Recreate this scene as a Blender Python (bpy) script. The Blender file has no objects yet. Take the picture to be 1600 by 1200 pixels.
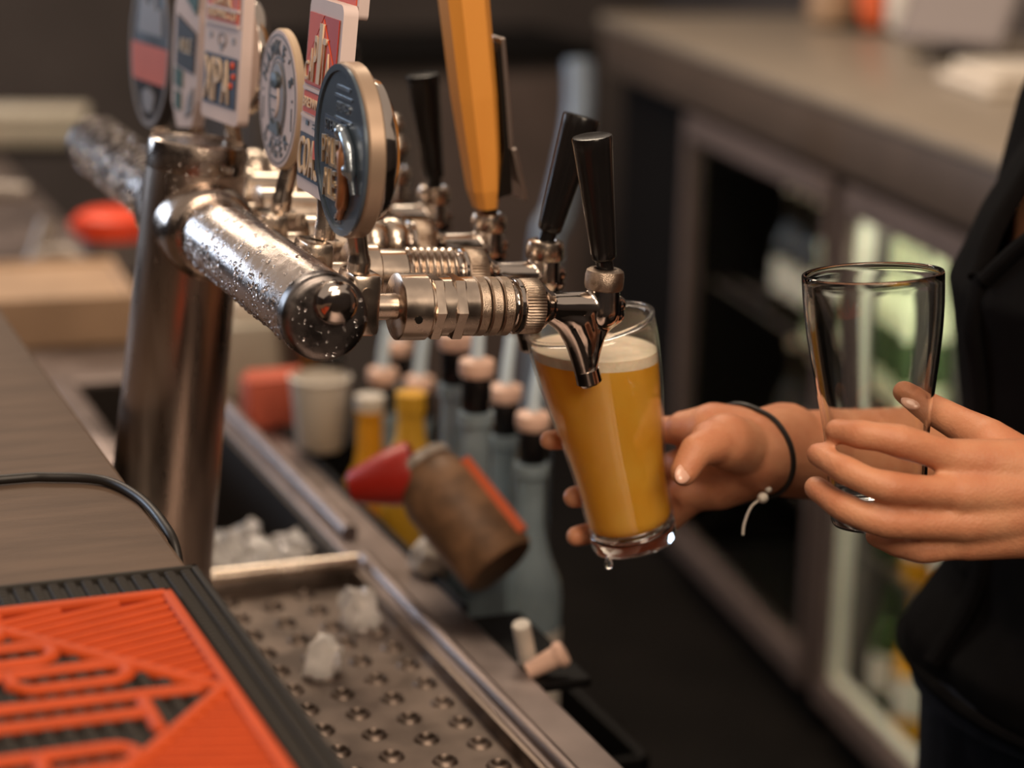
import bpy, bmesh, math, random
from mathutils import Vector, Matrix, noise
from math import sin, cos, pi, radians, sqrt, atan2
rnd = random.Random(7)
sc = bpy.context.scene
COL = sc.collection
V = Vector

# ------------------------------------------------------------------ camera
# world: +X towards the bartender, +Y along the bar away from the photographer, Z up, floor at 0
FPX = 3400.0
CAM = V((0, 0, 1.55))
PITCH, YAW, ROLL = radians(15), radians(22), radians(1.3)
FW = V((sin(YAW) * cos(PITCH), cos(YAW) * cos(PITCH), -sin(PITCH)))
_r0 = V((cos(YAW), -sin(YAW), 0)); _u0 = _r0.cross(FW)
RT = _r0 * cos(ROLL) + _u0 * sin(ROLL); UP = RT.cross(FW)
cd = bpy.data.cameras.new('camera'); cam = bpy.data.objects.new('camera', cd); COL.objects.link(cam)
m = Matrix((RT, UP, -FW)).transposed().to_4x4(); m.translation = CAM
cam.matrix_world = m
cd.sensor_width = 36; cd.lens = FPX / 1600 * 36; cd.clip_start = 0.02
cd.dof.use_dof = True; cd.dof.focus_distance = 1.40; cd.dof.aperture_fstop = 3.1; cd.dof.aperture_blades = 0
sc.camera = cam
def ray(u, v): return FW + RT * ((u - 800) / FPX) + UP * ((600 - v) / FPX)
def at(u, v, d): return CAM + ray(u, v) * d
def onz(u, v, z):
    r = ray(u, v); return CAM + r * ((z - CAM.z) / r.z)
def onx(u, v, x):
    r = ray(u, v); return CAM + r * ((x - CAM.x) / r.x)
def ony(u, v, y):
    r = ray(u, v); return CAM + r * ((y - CAM.y) / r.y)

# ------------------------------------------------------------------ light and exposure
sc.view_settings.view_transform = 'Standard'; sc.view_settings.look = 'None'
sc.view_settings.gamma = 1; sc.view_settings.exposure = 0.0; sc.view_settings.use_curve_mapping = False
w = bpy.data.worlds.new('room_light'); sc.world = w; w.use_nodes = True
w.node_tree.nodes['Background'].inputs[0].default_value = (1.0, 0.80, 0.64, 1)
w.node_tree.nodes['Background'].inputs[1].default_value = 0.5
def area(name, loc, target, size, power, col, size_y=None):
    l = bpy.data.lights.new(name, 'AREA'); l.energy = power; l.color = col; l.shape = 'RECTANGLE'
    l.size = size; l.size_y = size_y or size
    o = bpy.data.objects.new(name, l); COL.objects.link(o); o.location = loc
    o.rotation_euler = (V(target) - V(loc)).to_track_quat('-Z', 'Y').to_euler(); return o
area('ceiling_lamp_warm', (0.25, 0.45, 2.75), (0.6, 1.3, 1.1), 1.0, 22, (1.0, 0.78, 0.58), 0.8)
area('ceiling_lamp_front', (0.55, -0.75, 2.35), (0.7, 1.3, 1.1), 0.9, 26, (1.0, 0.78, 0.58), 0.7)
area('ceiling_lamp_back', (1.0, 3.0, 2.75), (1.6, 3.2, 1.0), 0.8, 24, (1.0, 0.82, 0.62), 0.8)
area('fill_light_far', (0.2, 3.9, 2.75), (0.6, 4.0, 0.9), 0.8, 34, (1.0, 0.80, 0.62), 0.8)  # added fill, no lamp known here; brightens the far end
area('street_window', (-2.0, 5.6, 1.95), (0.4, 1.6, 1.1), 1.6, 62, (0.66, 0.80, 1.0), 1.1)

# ------------------------------------------------------------------ materials
def mat(name, col, rough=0.5, metal=0.0, var=0.0, vscale=20, bump=0.0, bscale=80, trans=0.0, ior=1.45,
        sss=0.0, spec=0.5, stretch=None, col2=None, coat=0.0, alpha=1.0, sheen=0.0, rvar=0.0):
    m = bpy.data.materials.new(name); m.use_nodes = True
    nt = m.node_tree; N = nt.nodes; L = nt.links; b = N['Principled BSDF']
    b.inputs['Base Color'].default_value = (*col, 1); b.inputs['Roughness'].default_value = rough
    b.inputs['Metallic'].default_value = metal; b.inputs['IOR'].default_value = ior
    b.inputs['Transmission Weight'].default_value = trans
    b.inputs['Specular IOR Level'].default_value = spec
    b.inputs['Coat Weight'].default_value = coat; b.inputs['Coat Roughness'].default_value = 0.1
    b.inputs['Sheen Weight'].default_value = sheen
    b.inputs['Alpha'].default_value = alpha
    if sss:
        b.inputs['Subsurface Weight'].default_value = sss
        b.inputs['Subsurface Radius'].default_value = (1.0, 0.35, 0.18); b.inputs['Subsurface Scale'].default_value = 0.006
    tc = N.new('ShaderNodeTexCoord'); mp = N.new('ShaderNodeMapping')
    L.new(tc.outputs['Object'], mp.inputs['Vector'])
    if stretch: mp.inputs['Scale'].default_value = stretch
    if var or col2 or rvar:
        n = N.new('ShaderNodeTexNoise'); n.inputs['Scale'].default_value = vscale; n.inputs['Detail'].default_value = 6
        L.new(mp.outputs[0], n.inputs['Vector'])
        if var or col2:
            r = N.new('ShaderNodeValToRGB'); c2 = col2 or tuple(c * (1 - var) for c in col)
            r.color_ramp.elements[0].position = 0.35; r.color_ramp.elements[1].position = 0.68
            r.color_ramp.elements[0].color = (*c2, 1); r.color_ramp.elements[1].color = (*col, 1)
            L.new(n.outputs['Fac'], r.inputs[0]); L.new(r.outputs[0], b.inputs['Base Color'])
        if rvar:
            mr = N.new('ShaderNodeMapRange'); mr.inputs['To Min'].default_value = rough; mr.inputs['To Max'].default_value = rough + rvar
            mr.inputs['From Min'].default_value = 0.35; mr.inputs['From Max'].default_value = 0.7
            L.new(n.outputs['Fac'], mr.inputs['Value']); L.new(mr.outputs[0], b.inputs['Roughness'])
    if bump:
        n2 = N.new('ShaderNodeTexNoise'); n2.inputs['Scale'].default_value = bscale; n2.inputs['Detail'].default_value = 4
        L.new(mp.outputs[0], n2.inputs['Vector'])
        bp = N.new('ShaderNodeBump'); bp.inputs['Strength'].default_value = bump; bp.inputs['Distance'].default_value = 0.004
        L.new(n2.outputs['Fac'], bp.inputs['Height']); L.new(bp.outputs[0], b.inputs['Normal'])
    return m
def emit(name, col, s):
    m = mat(name, col, 0.5); b = m.node_tree.nodes['Principled BSDF']
    b.inputs['Emission Color'].default_value = (*col, 1); b.inputs['Emission Strength'].default_value = s; return m

M = dict(
    counter=mat('counter_laminate', (0.122, 0.082, 0.058), 0.6, var=0.28, vscale=9, bump=0.15, bscale=60, stretch=(1, 6, 1), spec=0.2),
    panel=mat('dark_panel', (0.02, 0.017, 0.016), 0.5, var=0.3, vscale=6),
    floor=mat('floor_dark', (0.0075, 0.0058, 0.0048), 0.75, var=0.4, vscale=7, bump=0.2, spec=0.15),
    wall=mat('wall_paint', (0.080, 0.065, 0.060), 0.85, var=0.2, vscale=4, bump=0.1),
    steel=mat('bench_steel', (0.27, 0.22, 0.205), 0.36, 1.0, var=0.25, vscale=14, bump=0.03, bscale=200, rvar=0.15),
    traysteel=mat('tray_steel', (0.20, 0.157, 0.132), 0.36, 1.0, var=0.35, vscale=30, rvar=0.15),
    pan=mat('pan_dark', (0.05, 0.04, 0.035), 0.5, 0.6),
    chrome=mat('column_chrome', (0.62, 0.50, 0.42), 0.20, 1.0, var=0.35, vscale=26, bump=0.04, bscale=60, rvar=0.35, stretch=(1, 1, 0.16)),
    armchrome=mat('arm_chrome', (0.56, 0.50, 0.47), 0.12, 1.0, bump=0.10, bscale=700, rvar=0.22, vscale=120),
    capchrome=mat('endcap_metal', (0.17, 0.155, 0.15), 0.22, 1.0, bump=0.04, bscale=200, rvar=0.2, vscale=80),
    nickel=mat('tap_nickel', (0.62, 0.52, 0.435), 0.17, 1.0, var=0.12, vscale=60, rvar=0.14),
    knurl=mat('knurled_nickel', (0.48, 0.385, 0.305), 0.28, 1.0, var=0.2, vscale=400, bump=0.25, bscale=1600),
    faucet=mat('faucet_chrome', (0.55, 0.49, 0.445), 0.09, 1.0, rvar=0.08, vscale=40),
    black=mat('handle_black', (0.007, 0.006, 0.006), 0.18, spec=0.38, rvar=0.1, vscale=50),
    rubber=mat('mat_rubber', (0.022, 0.019, 0.016), 0.65, spec=0.2),
    orange=mat('mat_orange', (0.50, 0.066, 0.012), 0.6, var=0.12, vscale=40, spec=0.25),
    orangedk=mat('mat_orange_recess', (0.20, 0.015, 0.004), 0.7, spec=0.1),
    cord=mat('cord_black', (0.012, 0.010, 0.009), 0.45),
    water=mat('water_drop', (1, 1, 1), 0.02, trans=1.0, ior=1.33),
    glass=mat('clear_glass', (0.97, 0.985, 0.98), 0.0, trans=1.0, ior=1.48),
    foam=mat('beer_foam', (0.86, 0.70, 0.54), 0.7, var=0.1, vscale=120, bump=0.25, bscale=250, sss=0.3),
    skin=mat('skin', (0.56, 0.265, 0.145), 0.46, var=0.16, vscale=38, col2=(0.47, 0.185, 0.095), bump=0.16, bscale=520, sss=0.12, spec=0.4),
    pipegrey=mat('dull_pipe', (0.30, 0.26, 0.23), 0.45, 0.2, var=0.1),
    hair=mat('hair_dark', (0.022, 0.014, 0.009), 0.6, var=0.4, vscale=60, bump=0.4, bscale=220, stretch=(1, 1, 0.2)),
    bosschrome=mat('boss_chrome', (0.44, 0.365, 0.315), 0.14, 1.0, var=0.25, vscale=60, bump=0.06, bscale=300, rvar=0.22),
    nail=mat('nail', (0.66, 0.38, 0.28), 0.22, coat=0.3),
    shirt=mat('shirt_black', (0.0028, 0.0024, 0.0026), 0.9, var=0.3, vscale=60, bump=0.2, bscale=900, spec=0.08),
    jeans=mat('jeans_navy', (0.016, 0.020, 0.032), 0.85, var=0.4, vscale=90, bump=0.3, bscale=700, spec=0.2),
    white=mat('badge_white', (0.62, 0.51, 0.49), 0.55, var=0.06, vscale=30, spec=0.2),
    cream=mat('badge_cream', (0.62, 0.47, 0.33), 0.55, var=0.08, vscale=30, spec=0.2),
    bred=mat('badge_red', (0.62, 0.085, 0.03), 0.55, var=0.1, vscale=30, spec=0.2),
    bdark=mat('badge_darkred', (0.42, 0.035, 0.018), 0.55, spec=0.2),
    navy=mat('badge_navy', (0.035, 0.045, 0.075), 0.55, var=0.1, vscale=30, spec=0.2),
    slate=mat('badge_slate', (0.085, 0.115, 0.15), 0.25, 0.3, var=0.15, vscale=25),
    ink=mat('badge_ink', (0.045, 0.06, 0.075), 0.5),
    pewter=mat('badge_pewter', (0.40, 0.46, 0.52), 0.22, 0.9, bump=0.2, bscale=90),
    gold=mat('badge_gold', (0.62, 0.44, 0.28), 0.3, 0.7),
    copper=mat('badge_copper', (0.40, 0.17, 0.07), 0.4, 0.4, var=0.3, vscale=60),
    green=mat('badge_green', (0.05, 0.11, 0.095), 0.55, var=0.2, vscale=30, spec=0.2),
    charcoal=mat('badge_charcoal', (0.035, 0.03, 0.03), 0.55, var=0.1, vscale=30, spec=0.2),
    salmon=mat('badge_salmon', (0.60, 0.13, 0.075), 0.55, var=0.08, vscale=40, spec=0.2),
    greytxt=mat('badge_grey', (0.19, 0.165, 0.16), 0.5),
    paddle=mat('paddle_wood', (0.68, 0.30, 0.055), 0.5, var=0.2, vscale=14, bump=0.12, bscale=60, stretch=(1, 1, 0.2), col2=(0.60, 0.235, 0.035)),
    plate=mat('handle_plate', (0.42, 0.36, 0.33), 0.3, 0.9, var=0.1, vscale=50),
    darkmetal=mat('dark_metal', (0.05, 0.045, 0.04), 0.3, 0.9),
    ice=mat('ice', (0.98, 0.95, 0.92), 0.05, trans=0.6, ior=1.31, bump=0.12, bscale=150),
    backtop=mat('back_counter_stone', (0.30, 0.245, 0.19), 0.35, var=0.12, vscale=10, bump=0.05),
    backface=mat('back_counter_edge', (0.085, 0.058, 0.042), 0.5, var=0.15, vscale=12),
    frame=mat('fridge_frame', (0.135, 0.100, 0.090), 0.5, 0.2, var=0.15, vscale=10),
    fbody=mat('fridge_body', (0.0045, 0.0038, 0.0036), 0.6, spec=0.15),
    finside=mat('fridge_inside', (0.05, 0.055, 0.045), 0.5),
    fglass=mat('fridge_glass', (0.9, 0.93, 0.9), 0.0, trans=1.0, ior=1.02),
    bottle_green=mat('bottle_green', (0.10, 0.16, 0.06), 0.15, trans=0.5),
    bottle_pale=mat('bottle_pale', (0.88, 0.88, 0.60), 0.3, var=0.1),
    bottle_dark=mat('bottle_dark', (0.03, 0.022, 0.016), 0.15),
    bottle_amber=mat('bottle_amber', (0.95, 0.45, 0.03), 0.08, trans=0.25, ior=1.4),
    spirit=mat('spirit_bottle', (0.50, 0.62, 0.68), 0.07, trans=0.5, ior=1.4, var=0.3, vscale=25),
    spout=mat('pour_spout_reflection', (0.66, 0.80, 0.90), 0.35, 0.15),  # blue reflection on the metal tubes painted into their base colour
    capbeige=mat('pourer_collar', (0.80, 0.52, 0.40), 0.35),
    label_y=mat('label_yellow', (0.80, 0.42, 0.03), 0.5, var=0.1),
    label_w=mat('label_white', (0.70, 0.64, 0.56), 0.5, var=0.1),
    label_b=mat('label_brown', (0.28, 0.15, 0.075), 0.5, var=0.5, vscale=50),
    redplastic=mat('red_plastic', (0.46, 0.022, 0.012), 0.4, var=0.15),
    brightred=mat('bright_red_plastic', (0.78, 0.06, 0.015), 0.4, var=0.15),
    orangestripe=mat('orange_stripe', (0.70, 0.13, 0.04), 0.45),
    clearplastic=mat('clear_plastic', (0.80, 0.74, 0.66), 0.15, trans=0.6, ior=1.35),
    tan=mat('tan_board', (0.40, 0.26, 0.16), 0.6, var=0.2, vscale=12),
    creambox=mat('cream_plastic', (0.40, 0.36, 0.29), 0.5, var=0.1),
    cloth=mat('white_cloth', (0.66, 0.58, 0.49), 0.9, var=0.12, vscale=30, bump=0.3, bscale=120),
    greyplastic=mat('grey_plastic', (0.16, 0.135, 0.125), 0.4, var=0.2),
    lilac=mat('tablet_back', (0.13, 0.105, 0.10), 0.45, 0.2),
    bluegrey=mat('pipe_blue_reflection', (0.19, 0.235, 0.30), 0.4, 0.2, var=0.1),  # bluish reflected light put into the pipe's colour
    rimtan=mat('badge_rim_tan', (0.40, 0.29, 0.21), 0.35, 0.5, var=0.1, vscale=30),
    led=emit('fridge_led', (0.98, 1.0, 0.80), 26.0),
    fill_dim=emit('fridge_fill_dim', (1.0, 0.95, 0.72), 3.0),
)
# hazy golden beer: scatters most light, lets a little through
def beer_mat():
    m = mat('hazy_beer', (1.0, 0.58, 0.075), 0.35, col2=(0.96, 0.50, 0.05), vscale=60, sss=0.0)
    nt = m.node_tree; b = nt.nodes['Principled BSDF']; out = nt.nodes['Material Output']
    tr = nt.nodes.new('ShaderNodeBsdfTranslucent'); tr.inputs[0].default_value = (1.0, 0.62, 0.09, 1)
    mx = nt.nodes.new('ShaderNodeMixShader'); mx.inputs[0].default_value = 0.45
    nt.links.new(b.outputs[0], mx.inputs[1]); nt.links.new(tr.outputs[0], mx.inputs[2]); nt.links.new(mx.outputs[0], out.inputs['Surface'])
    return m
M['beer'] = beer_mat()
# thin clear wall: mirror reflection by Fresnel over plain transmission
def thin_glass():
    m = bpy.data.materials.new('thin_glass'); m.use_nodes = True; nt = m.node_tree; N = nt.nodes
    N.remove(N['Principled BSDF']); out = N['Material Output']
    fr = N.new('ShaderNodeFresnel'); ge = N.new('ShaderNodeNewGeometry'); mr = N.new('ShaderNodeMapRange')   # same reflectance on both faces of the wall
    mr.inputs['To Min'].default_value = 1.6; mr.inputs['To Max'].default_value = 1 / 1.6
    nt.links.new(ge.outputs['Backfacing'], mr.inputs['Value']); nt.links.new(mr.outputs[0], fr.inputs['IOR'])
    a = N.new('ShaderNodeBsdfTransparent'); a.inputs[0].default_value = (0.97, 0.985, 0.975, 1)
    g = N.new('ShaderNodeBsdfGlossy'); g.inputs['Roughness'].default_value = 0.02
    mx = N.new('ShaderNodeMixShader')
    nt.links.new(fr.outputs[0], mx.inputs[0]); nt.links.new(a.outputs[0], mx.inputs[1]); nt.links.new(g.outputs[0], mx.inputs[2]); nt.links.new(mx.outputs[0], out.inputs['Surface'])
    return m
M['thin_glass'] = thin_glass()

# ------------------------------------------------------------------ mesh helpers
I4 = Matrix.Identity(4)
def T(x, y=None, z=None): return Matrix.Translation(V((x, y, z)) if y is not None else V(x))
def Rx(a): return Matrix.Rotation(a, 4, 'X')
def Ry(a): return Matrix.Rotation(a, 4, 'Y')
def Rz(a): return Matrix.Rotation(a, 4, 'Z')
def S(x, y, z): return Matrix.Diagonal((x, y, z, 1))
def align(p, q):
    """matrix taking local z onto p->q, origin at p"""
    d = (V(q) - V(p)); M_ = d.to_track_quat('Z', 'Y').to_matrix().to_4x4(); M_.translation = V(p); return M_
def new(): return bmesh.new()
def box(bm, sx, sy, sz, mx=I4, bev=0.0, seg=2):
    r = bmesh.ops.create_cube(bm, size=1.0); vs = r['verts']
    bmesh.ops.transform(bm, matrix=S(sx, sy, sz), verts=vs)
    if bev:
        es = list({e for v in vs for e in v.link_edges})
        r2 = bmesh.ops.bevel(bm, geom=es, offset=bev, segments=seg, profile=0.5, affect='EDGES')
        vs = list({v for f in r2['faces'] for v in f.verts} | {v for v in vs if v.is_valid})
    bmesh.ops.transform(bm, matrix=mx, verts=vs); return bm
def bx(bm, x0, x1, y0, y1, z0, z1, bev=0.0):
    return box(bm, x1 - x0, y1 - y0, z1 - z0, T((x0 + x1) / 2, (y0 + y1) / 2, (z0 + z1) / 2), bev)
def lathe(bm, prof, n=32, mx=I4, caps=True, closed=False, wob=None):
    """profile [(r, z)...] round z"""
    rings = []
    for r, z in prof:
        if r < 1e-6: rings.append([bm.verts.new(mx @ V((0, 0, z)))]); continue
        ring = []
        for k in range(n):
            a = 2 * pi * k / n; rr = r * (1 + (wob(a, z) if wob else 0))
            ring.append(bm.verts.new(mx @ V((rr * cos(a), rr * sin(a), z))))
        rings.append(ring)
    prs = list(zip(rings[:-1], rings[1:]))
    if closed: prs.append((rings[-1], rings[0]))
    for A, B in prs:
        if len(A) == 1 and len(B) == 1: continue
        for k in range(n):
            k2 = (k + 1) % n
            if len(A) == 1: bm.faces.new((A[0], B[k2], B[k]))
            elif len(B) == 1: bm.faces.new((A[k], A[k2], B[0]))
            else: bm.faces.new((A[k], A[k2], B[k2], B[k]))
    if caps and not closed:
        if len(rings[0]) > 1: bm.faces.new(rings[0][::-1])
        if len(rings[-1]) > 1: bm.faces.new(rings[-1])
    return bm
def tube(bm, pts, rad, n=10, flat=1.0, caps=True):
    """swept tube along a polyline; rad scalar or list; flat squeezes z"""
    pts = [V(p) for p in pts]; N = len(pts)
    rads = rad if isinstance(rad, (list, tuple)) else [rad] * N
    prev = None; rings = []
    for i, p in enumerate(pts):
        t = (pts[min(i + 1, N - 1)] - pts[max(i - 1, 0)]).normalized()
        ref = V((0, 0, 1)) if abs(t.z) < 0.9 else V((1, 0, 0))
        if prev is None: a = ref.cross(t).normalized()
        else: a = (prev - t * prev.dot(t)).normalized()
        prev = a; b = t.cross(a)
        rings.append([bm.verts.new(p + (a * cos(2 * pi * k / n) + b * sin(2 * pi * k / n) * flat) * rads[i]) for k in range(n)])
    for A, B in zip(rings[:-1], rings[1:]):
        for k in range(n): bm.faces.new((A[k], A[(k + 1) % n], B[(k + 1) % n], B[k]))
    if caps: bm.faces.new(rings[0][::-1]); bm.faces.new(rings[-1])
    return bm
def smooth_path(pts, n=6):
    """Catmull-Rom through points"""
    P = [V(p) for p in pts]; out = []
    for i in range(len(P) - 1):
        p0 = P[max(i - 1, 0)]; p1 = P[i]; p2 = P[i + 1]; p3 = P[min(i + 2, len(P) - 1)]
        for k in range(n):
            t = k / n
            out.append(0.5 * ((2 * p1) + (p2 - p0) * t + (2 * p0 - 5 * p1 + 4 * p2 - p3) * t * t + (3 * p1 - p0 - 3 * p2 + p3) * t ** 3))
    out.append(P[-1]); return out
def ball(bm, c, r, sub=3, mx=None, sc_=(1, 1, 1)):
    bmesh.ops.create_icosphere(bm, subdivisions=sub, radius=1.0, matrix=(mx or I4) @ T(c) @ S(r * sc_[0], r * sc_[1], r * sc_[2])); return bm
def prism(bm, poly, z0, z1, mx=I4):
    """closed 2D polygon extruded in z"""
    A = [bm.verts.new(mx @ V((x, y, z0))) for x, y in poly]; B = [bm.verts.new(mx @ V((x, y, z1))) for x, y in poly]
    n = len(poly); bm.faces.new(A[::-1]); bm.faces.new(B)
    for k in range(n): bm.faces.new((A[k], A[(k + 1) % n], B[(k + 1) % n], B[k]))
    return bm
def rrect(w, h, r, n=5):
    P = []
    for cx, cy, a0 in ((w/2-r, h/2-r, 0), (-w/2+r, h/2-r, pi/2), (-w/2+r, -h/2+r, pi), (w/2-r, -h/2+r, 1.5*pi)):
        for k in range(n + 1):
            a = a0 + pi / 2 * k / n; P.append((cx + r * cos(a), cy + r * sin(a)))
    return P
def obj(name, bm, material, parent=None, smooth=True, label=None, kind=None, sharp=40, loc=None):
    if bm.verts and parent is None or bm.verts: bmesh.ops.recalc_face_normals(bm, faces=bm.faces[:])
    me = bpy.data.meshes.new(name); bm.to_mesh(me); bm.free()
    return mobj(name, me, material, parent, smooth, label, kind, sharp)
def mobj(name, me, material, parent=None, smooth=True, label=None, kind=None, sharp=40):
    if material: me.materials.append(M[material] if isinstance(material, str) else material)
    if smooth and len(me.polygons):
        me.polygons.foreach_set('use_smooth', [True] * len(me.polygons))
        if sharp: me.set_sharp_from_angle(angle=radians(sharp))
    o = bpy.data.objects.new(name, me); COL.objects.link(o)
    if parent is not None:
        o.parent = parent
        if parent.get('world_built'): o.matrix_parent_inverse = basis(parent).inverted()
    if label: o['label'] = label
    if kind: o['kind'] = kind
    return o
def basis(o):
    b = Matrix.LocRotScale(o.location, o.rotation_euler, o.scale)
    return b
def thing(name, label, cat, loc=(0, 0, 0), rot=(0, 0, 0), group=None, world=False):
    o = bpy.data.objects.new(name, None); COL.objects.link(o); o.location = loc; o.rotation_euler = rot
    o.empty_display_size = 0.02; o['label'] = label; o['category'] = cat
    if group: o['group'] = group
    if world: o['world_built'] = True
    return o
def tag(o, label, cat, group=None):
    o['label'] = label; o['category'] = cat
    if group: o['group'] = group
    return o
def struct(name, bm, m_, **k):
    o = obj(name, bm, m_, **k); o['kind'] = 'structure'; return o
def dup(root, loc, rot=None, label=None, scale=None):
    r = root.copy(); COL.objects.link(r); r.location = loc
    if rot is not None: r.rotation_euler = rot
    if scale is not None: r.scale = scale
    if label: r['label'] = label
    for ch in list(root.children):
        c = ch.copy(); COL.objects.link(c); c.parent = r
        for g in list(ch.children):
            d = g.copy(); COL.objects.link(d); d.parent = c
    return r
def remeshed(bm, voxel, smooth_it=6, fac=0.5):
    bmesh.ops.recalc_face_normals(bm, faces=bm.faces[:])
    me = bpy.data.meshes.new('tmp'); bm.to_mesh(me); bm.free()
    o = bpy.data.objects.new('tmp', me); COL.objects.link(o)
    r = o.modifiers.new('r', 'REMESH'); r.mode = 'VOXEL'; r.voxel_size = voxel; r.adaptivity = 0
    if smooth_it:
        s = o.modifiers.new('s', 'SMOOTH'); s.factor = fac; s.iterations = smooth_it
    dg = bpy.context.evaluated_depsgraph_get()
    me2 = bpy.data.meshes.new_from_object(o.evaluated_get(dg))
    bpy.data.objects.remove(o); bpy.data.meshes.remove(me)
    return me2
def cone(bm, p, q, r0, r1, n=20, cap0=True, cap1=True):
    """tapered capsule"""
    p = V(p); q = V(q); d = q - p; L = d.length
    prof = []
    k = 6
    if cap0:
        for i in range(k): a = pi / 2 * i / k; prof.append((r0 * sin(a), -r0 * cos(a)))
    prof.append((r0, 0)); prof.append((r1, L))
    if cap1:
        for i in range(1, k + 1): a = pi / 2 * i / k; prof.append((r1 * cos(a), L + r1 * sin(a)))
    prof = [(0.0 if r < 1e-7 else r, z) for r, z in prof]
    return lathe(bm, prof, n, align(p, q))
def chain(bm, pts, rads, n=20):
    for i in range(len(pts) - 1): cone(bm, pts[i], pts[i + 1], rads[i], rads[i + 1], n)
def text(body, size, mx, depth, spacing=1.0):
    """flat lettering as a mesh in local space (x right, y up, z out), centred"""
    cu = bpy.data.curves.new('t', 'FONT'); cu.body = body; cu.size = size; cu.extrude = depth; cu.resolution_u = 3
    cu.align_x = 'CENTER'; cu.align_y = 'CENTER'; cu.space_character = spacing
    o = bpy.data.objects.new('t', cu); COL.objects.link(o)
    dg = bpy.context.evaluated_depsgraph_get(); me = bpy.data.meshes.new_from_object(o.evaluated_get(dg))
    bpy.data.objects.remove(o); bpy.data.curves.remove(cu)
    me.transform(mx); return me
def fit_letters(bm, body, boxes, depth, z0, mx):
    """each letter of body squeezed into its own box (x0, x1, y0, y1)"""
    for ch, (x0, x1, y0, y1) in zip(body, boxes):
        me = text(ch, 1.0, I4, 0.5); xs = [v.co.x for v in me.vertices]; ys = [v.co.y for v in me.vertices]
        a, b, c, d = min(xs), max(xs), min(ys), max(ys)
        for v in me.vertices:
            v.co = mx @ V((x0 + (v.co.x - a) / (b - a) * (x1 - x0), y0 + (v.co.y - c) / (d - c) * (y1 - y0), z0 + v.co.z * 2 * depth))
        bm.from_mesh(me); bpy.data.meshes.remove(me)
def arc_text(bm, body, rad, a_mid, step, size, depth, z0, mx, inward=False, sx=1.0):
    n = len(body)
    for i, ch in enumerate(body):
        if ch == ' ': continue
        off = (i - (n - 1) / 2) * step
        a = a_mid - off if not inward else a_mid + off
        rot = a - pi / 2 if not inward else a + pi / 2
        me = text(ch, size, mx @ T(rad * cos(a), rad * sin(a), z0) @ Rz(rot) @ S(sx, 1, 1), depth)
        bm.from_mesh(me); bpy.data.meshes.remove(me)

# ------------------------------------------------------------------ setting
b = new(); bx(b, -3.5, 4.0, -1.5, 7.0, -0.05, 0.0); struct('floor', b, 'floor', smooth=False)
b = new(); bx(b, -3.5, 4.0, 6.2, 6.3, 0, 3.0); struct('wall_back', b, 'wall', smooth=False)
b = new(); box(b, 0.1, 7.0, 3.0, T(2.62, 3.4, 1.5) @ Rz(radians(-8))); struct('wall_right', b, 'wall', smooth=False)

b = new(); bx(b, -3.5, 4.0, -1.5, -1.4, 0, 2.6); struct('wall_front', b, 'wall', smooth=False)
b = new(); bx(b, -3.5, -3.4, -1.4, 6.2, 0, 2.6); struct('wall_left', b, 'wall', smooth=False)

# customer bar counter, a thick laminate slab on a dark front
CT = 1.10
t = thing('bar_counter', 'brown laminate bar counter with a black mat and cord lying on it', 'counter', (-0.1, 2.0, 0), world=True)
b = new(); bx(b, -0.55, 0.285, -0.4, 2.02, CT - 0.045, CT, 0.003); obj('counter_top', b, 'counter', t, smooth=False)
b = new(); bx(b, -0.40, 0.262, -0.35, 2.0, 0.0, CT - 0.045); obj('counter_body', b, 'panel', t, smooth=False)

# stainless bench below the counter: tray recess, ice well, front strip
BZ = 0.895
t = thing('underbar_bench', 'stainless steel working bench running along behind the beer tower', 'bench', (0.45, 2.5, 0), world=True)
b = new()
bx(b, 0.270, 0.300, 0.55, 4.6, BZ - 0.03, BZ, 0.002)
bx(b, 0.555, 0.607, 0.55, 4.6, BZ - 0.03, BZ, 0.002)
bx(b, 0.300, 0.555, 0.55, 1.262, BZ - 0.03, BZ, 0.002)
bx(b, 0.300, 0.555, 1.722, 1.762, BZ - 0.03, BZ, 0.002)
bx(b, 0.300, 0.555, 2.42, 4.6, BZ - 0.03, BZ, 0.002)
obj('bench_top', b, 'steel', t, smooth=False)
b = new(); bx(b, 0.588, 0.607, 0.55, 4.6, BZ - 0.10, BZ - 0.03, 0.002); obj('front_lip', b, 'steel', t, smooth=False)
b = new()
bx(b, 0.27, 0.585, 0.55, 4.6, 0.12, 0.60); obj('bench_body', b, 'panel', t, smooth=False)
b = new(); bx(b, 0.6075, 0.655, 1.44, 1.592, BZ - 0.012, BZ - 0.004, 0.002); obj('side_ledge', b, 'fbody', t, smooth=False, label='black side ledge')
b = new(); tube(b, [(0.567, 0.6, BZ + 0.001), (0.567, 1.745, BZ + 0.001)], 0.0065, 12); obj('rolled_edge', b, 'steel', t)
b = new(); tube(b, [(0.571, 1.80, BZ + 0.006), (0.571, 2.42, BZ + 0.006)], 0.008, 12); obj('rolled_edge', b, 'steel', t)
b = new()
bx(b, 0.300, 0.306, 1.762, 2.42, 0.62, BZ - 0.004); bx(b, 0.549, 0.555, 1.762, 2.42, 0.62, BZ - 0.004)
bx(b, 0.306, 0.549, 1.762, 1.768, 0.62, BZ - 0.004); bx(b, 0.306, 0.549, 2.414, 2.42, 0.62, BZ - 0.004); bx(b, 0.306, 0.549, 1.768, 2.414, 0.62, 0.63)
obj('ice_well', b, 'pan', t, smooth=False, label='dark sunken ice well')
b = new(); bx(b, 0.310, 0.36, 1.80, 2.40, BZ - 0.002, BZ + 0.022, 0.004); bx(b, 0.402, 0.43, 2.02, 2.40, BZ - 0.03, BZ + 0.012, 0.004); obj('well_lid_rail', b, 'steel', t)

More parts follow.
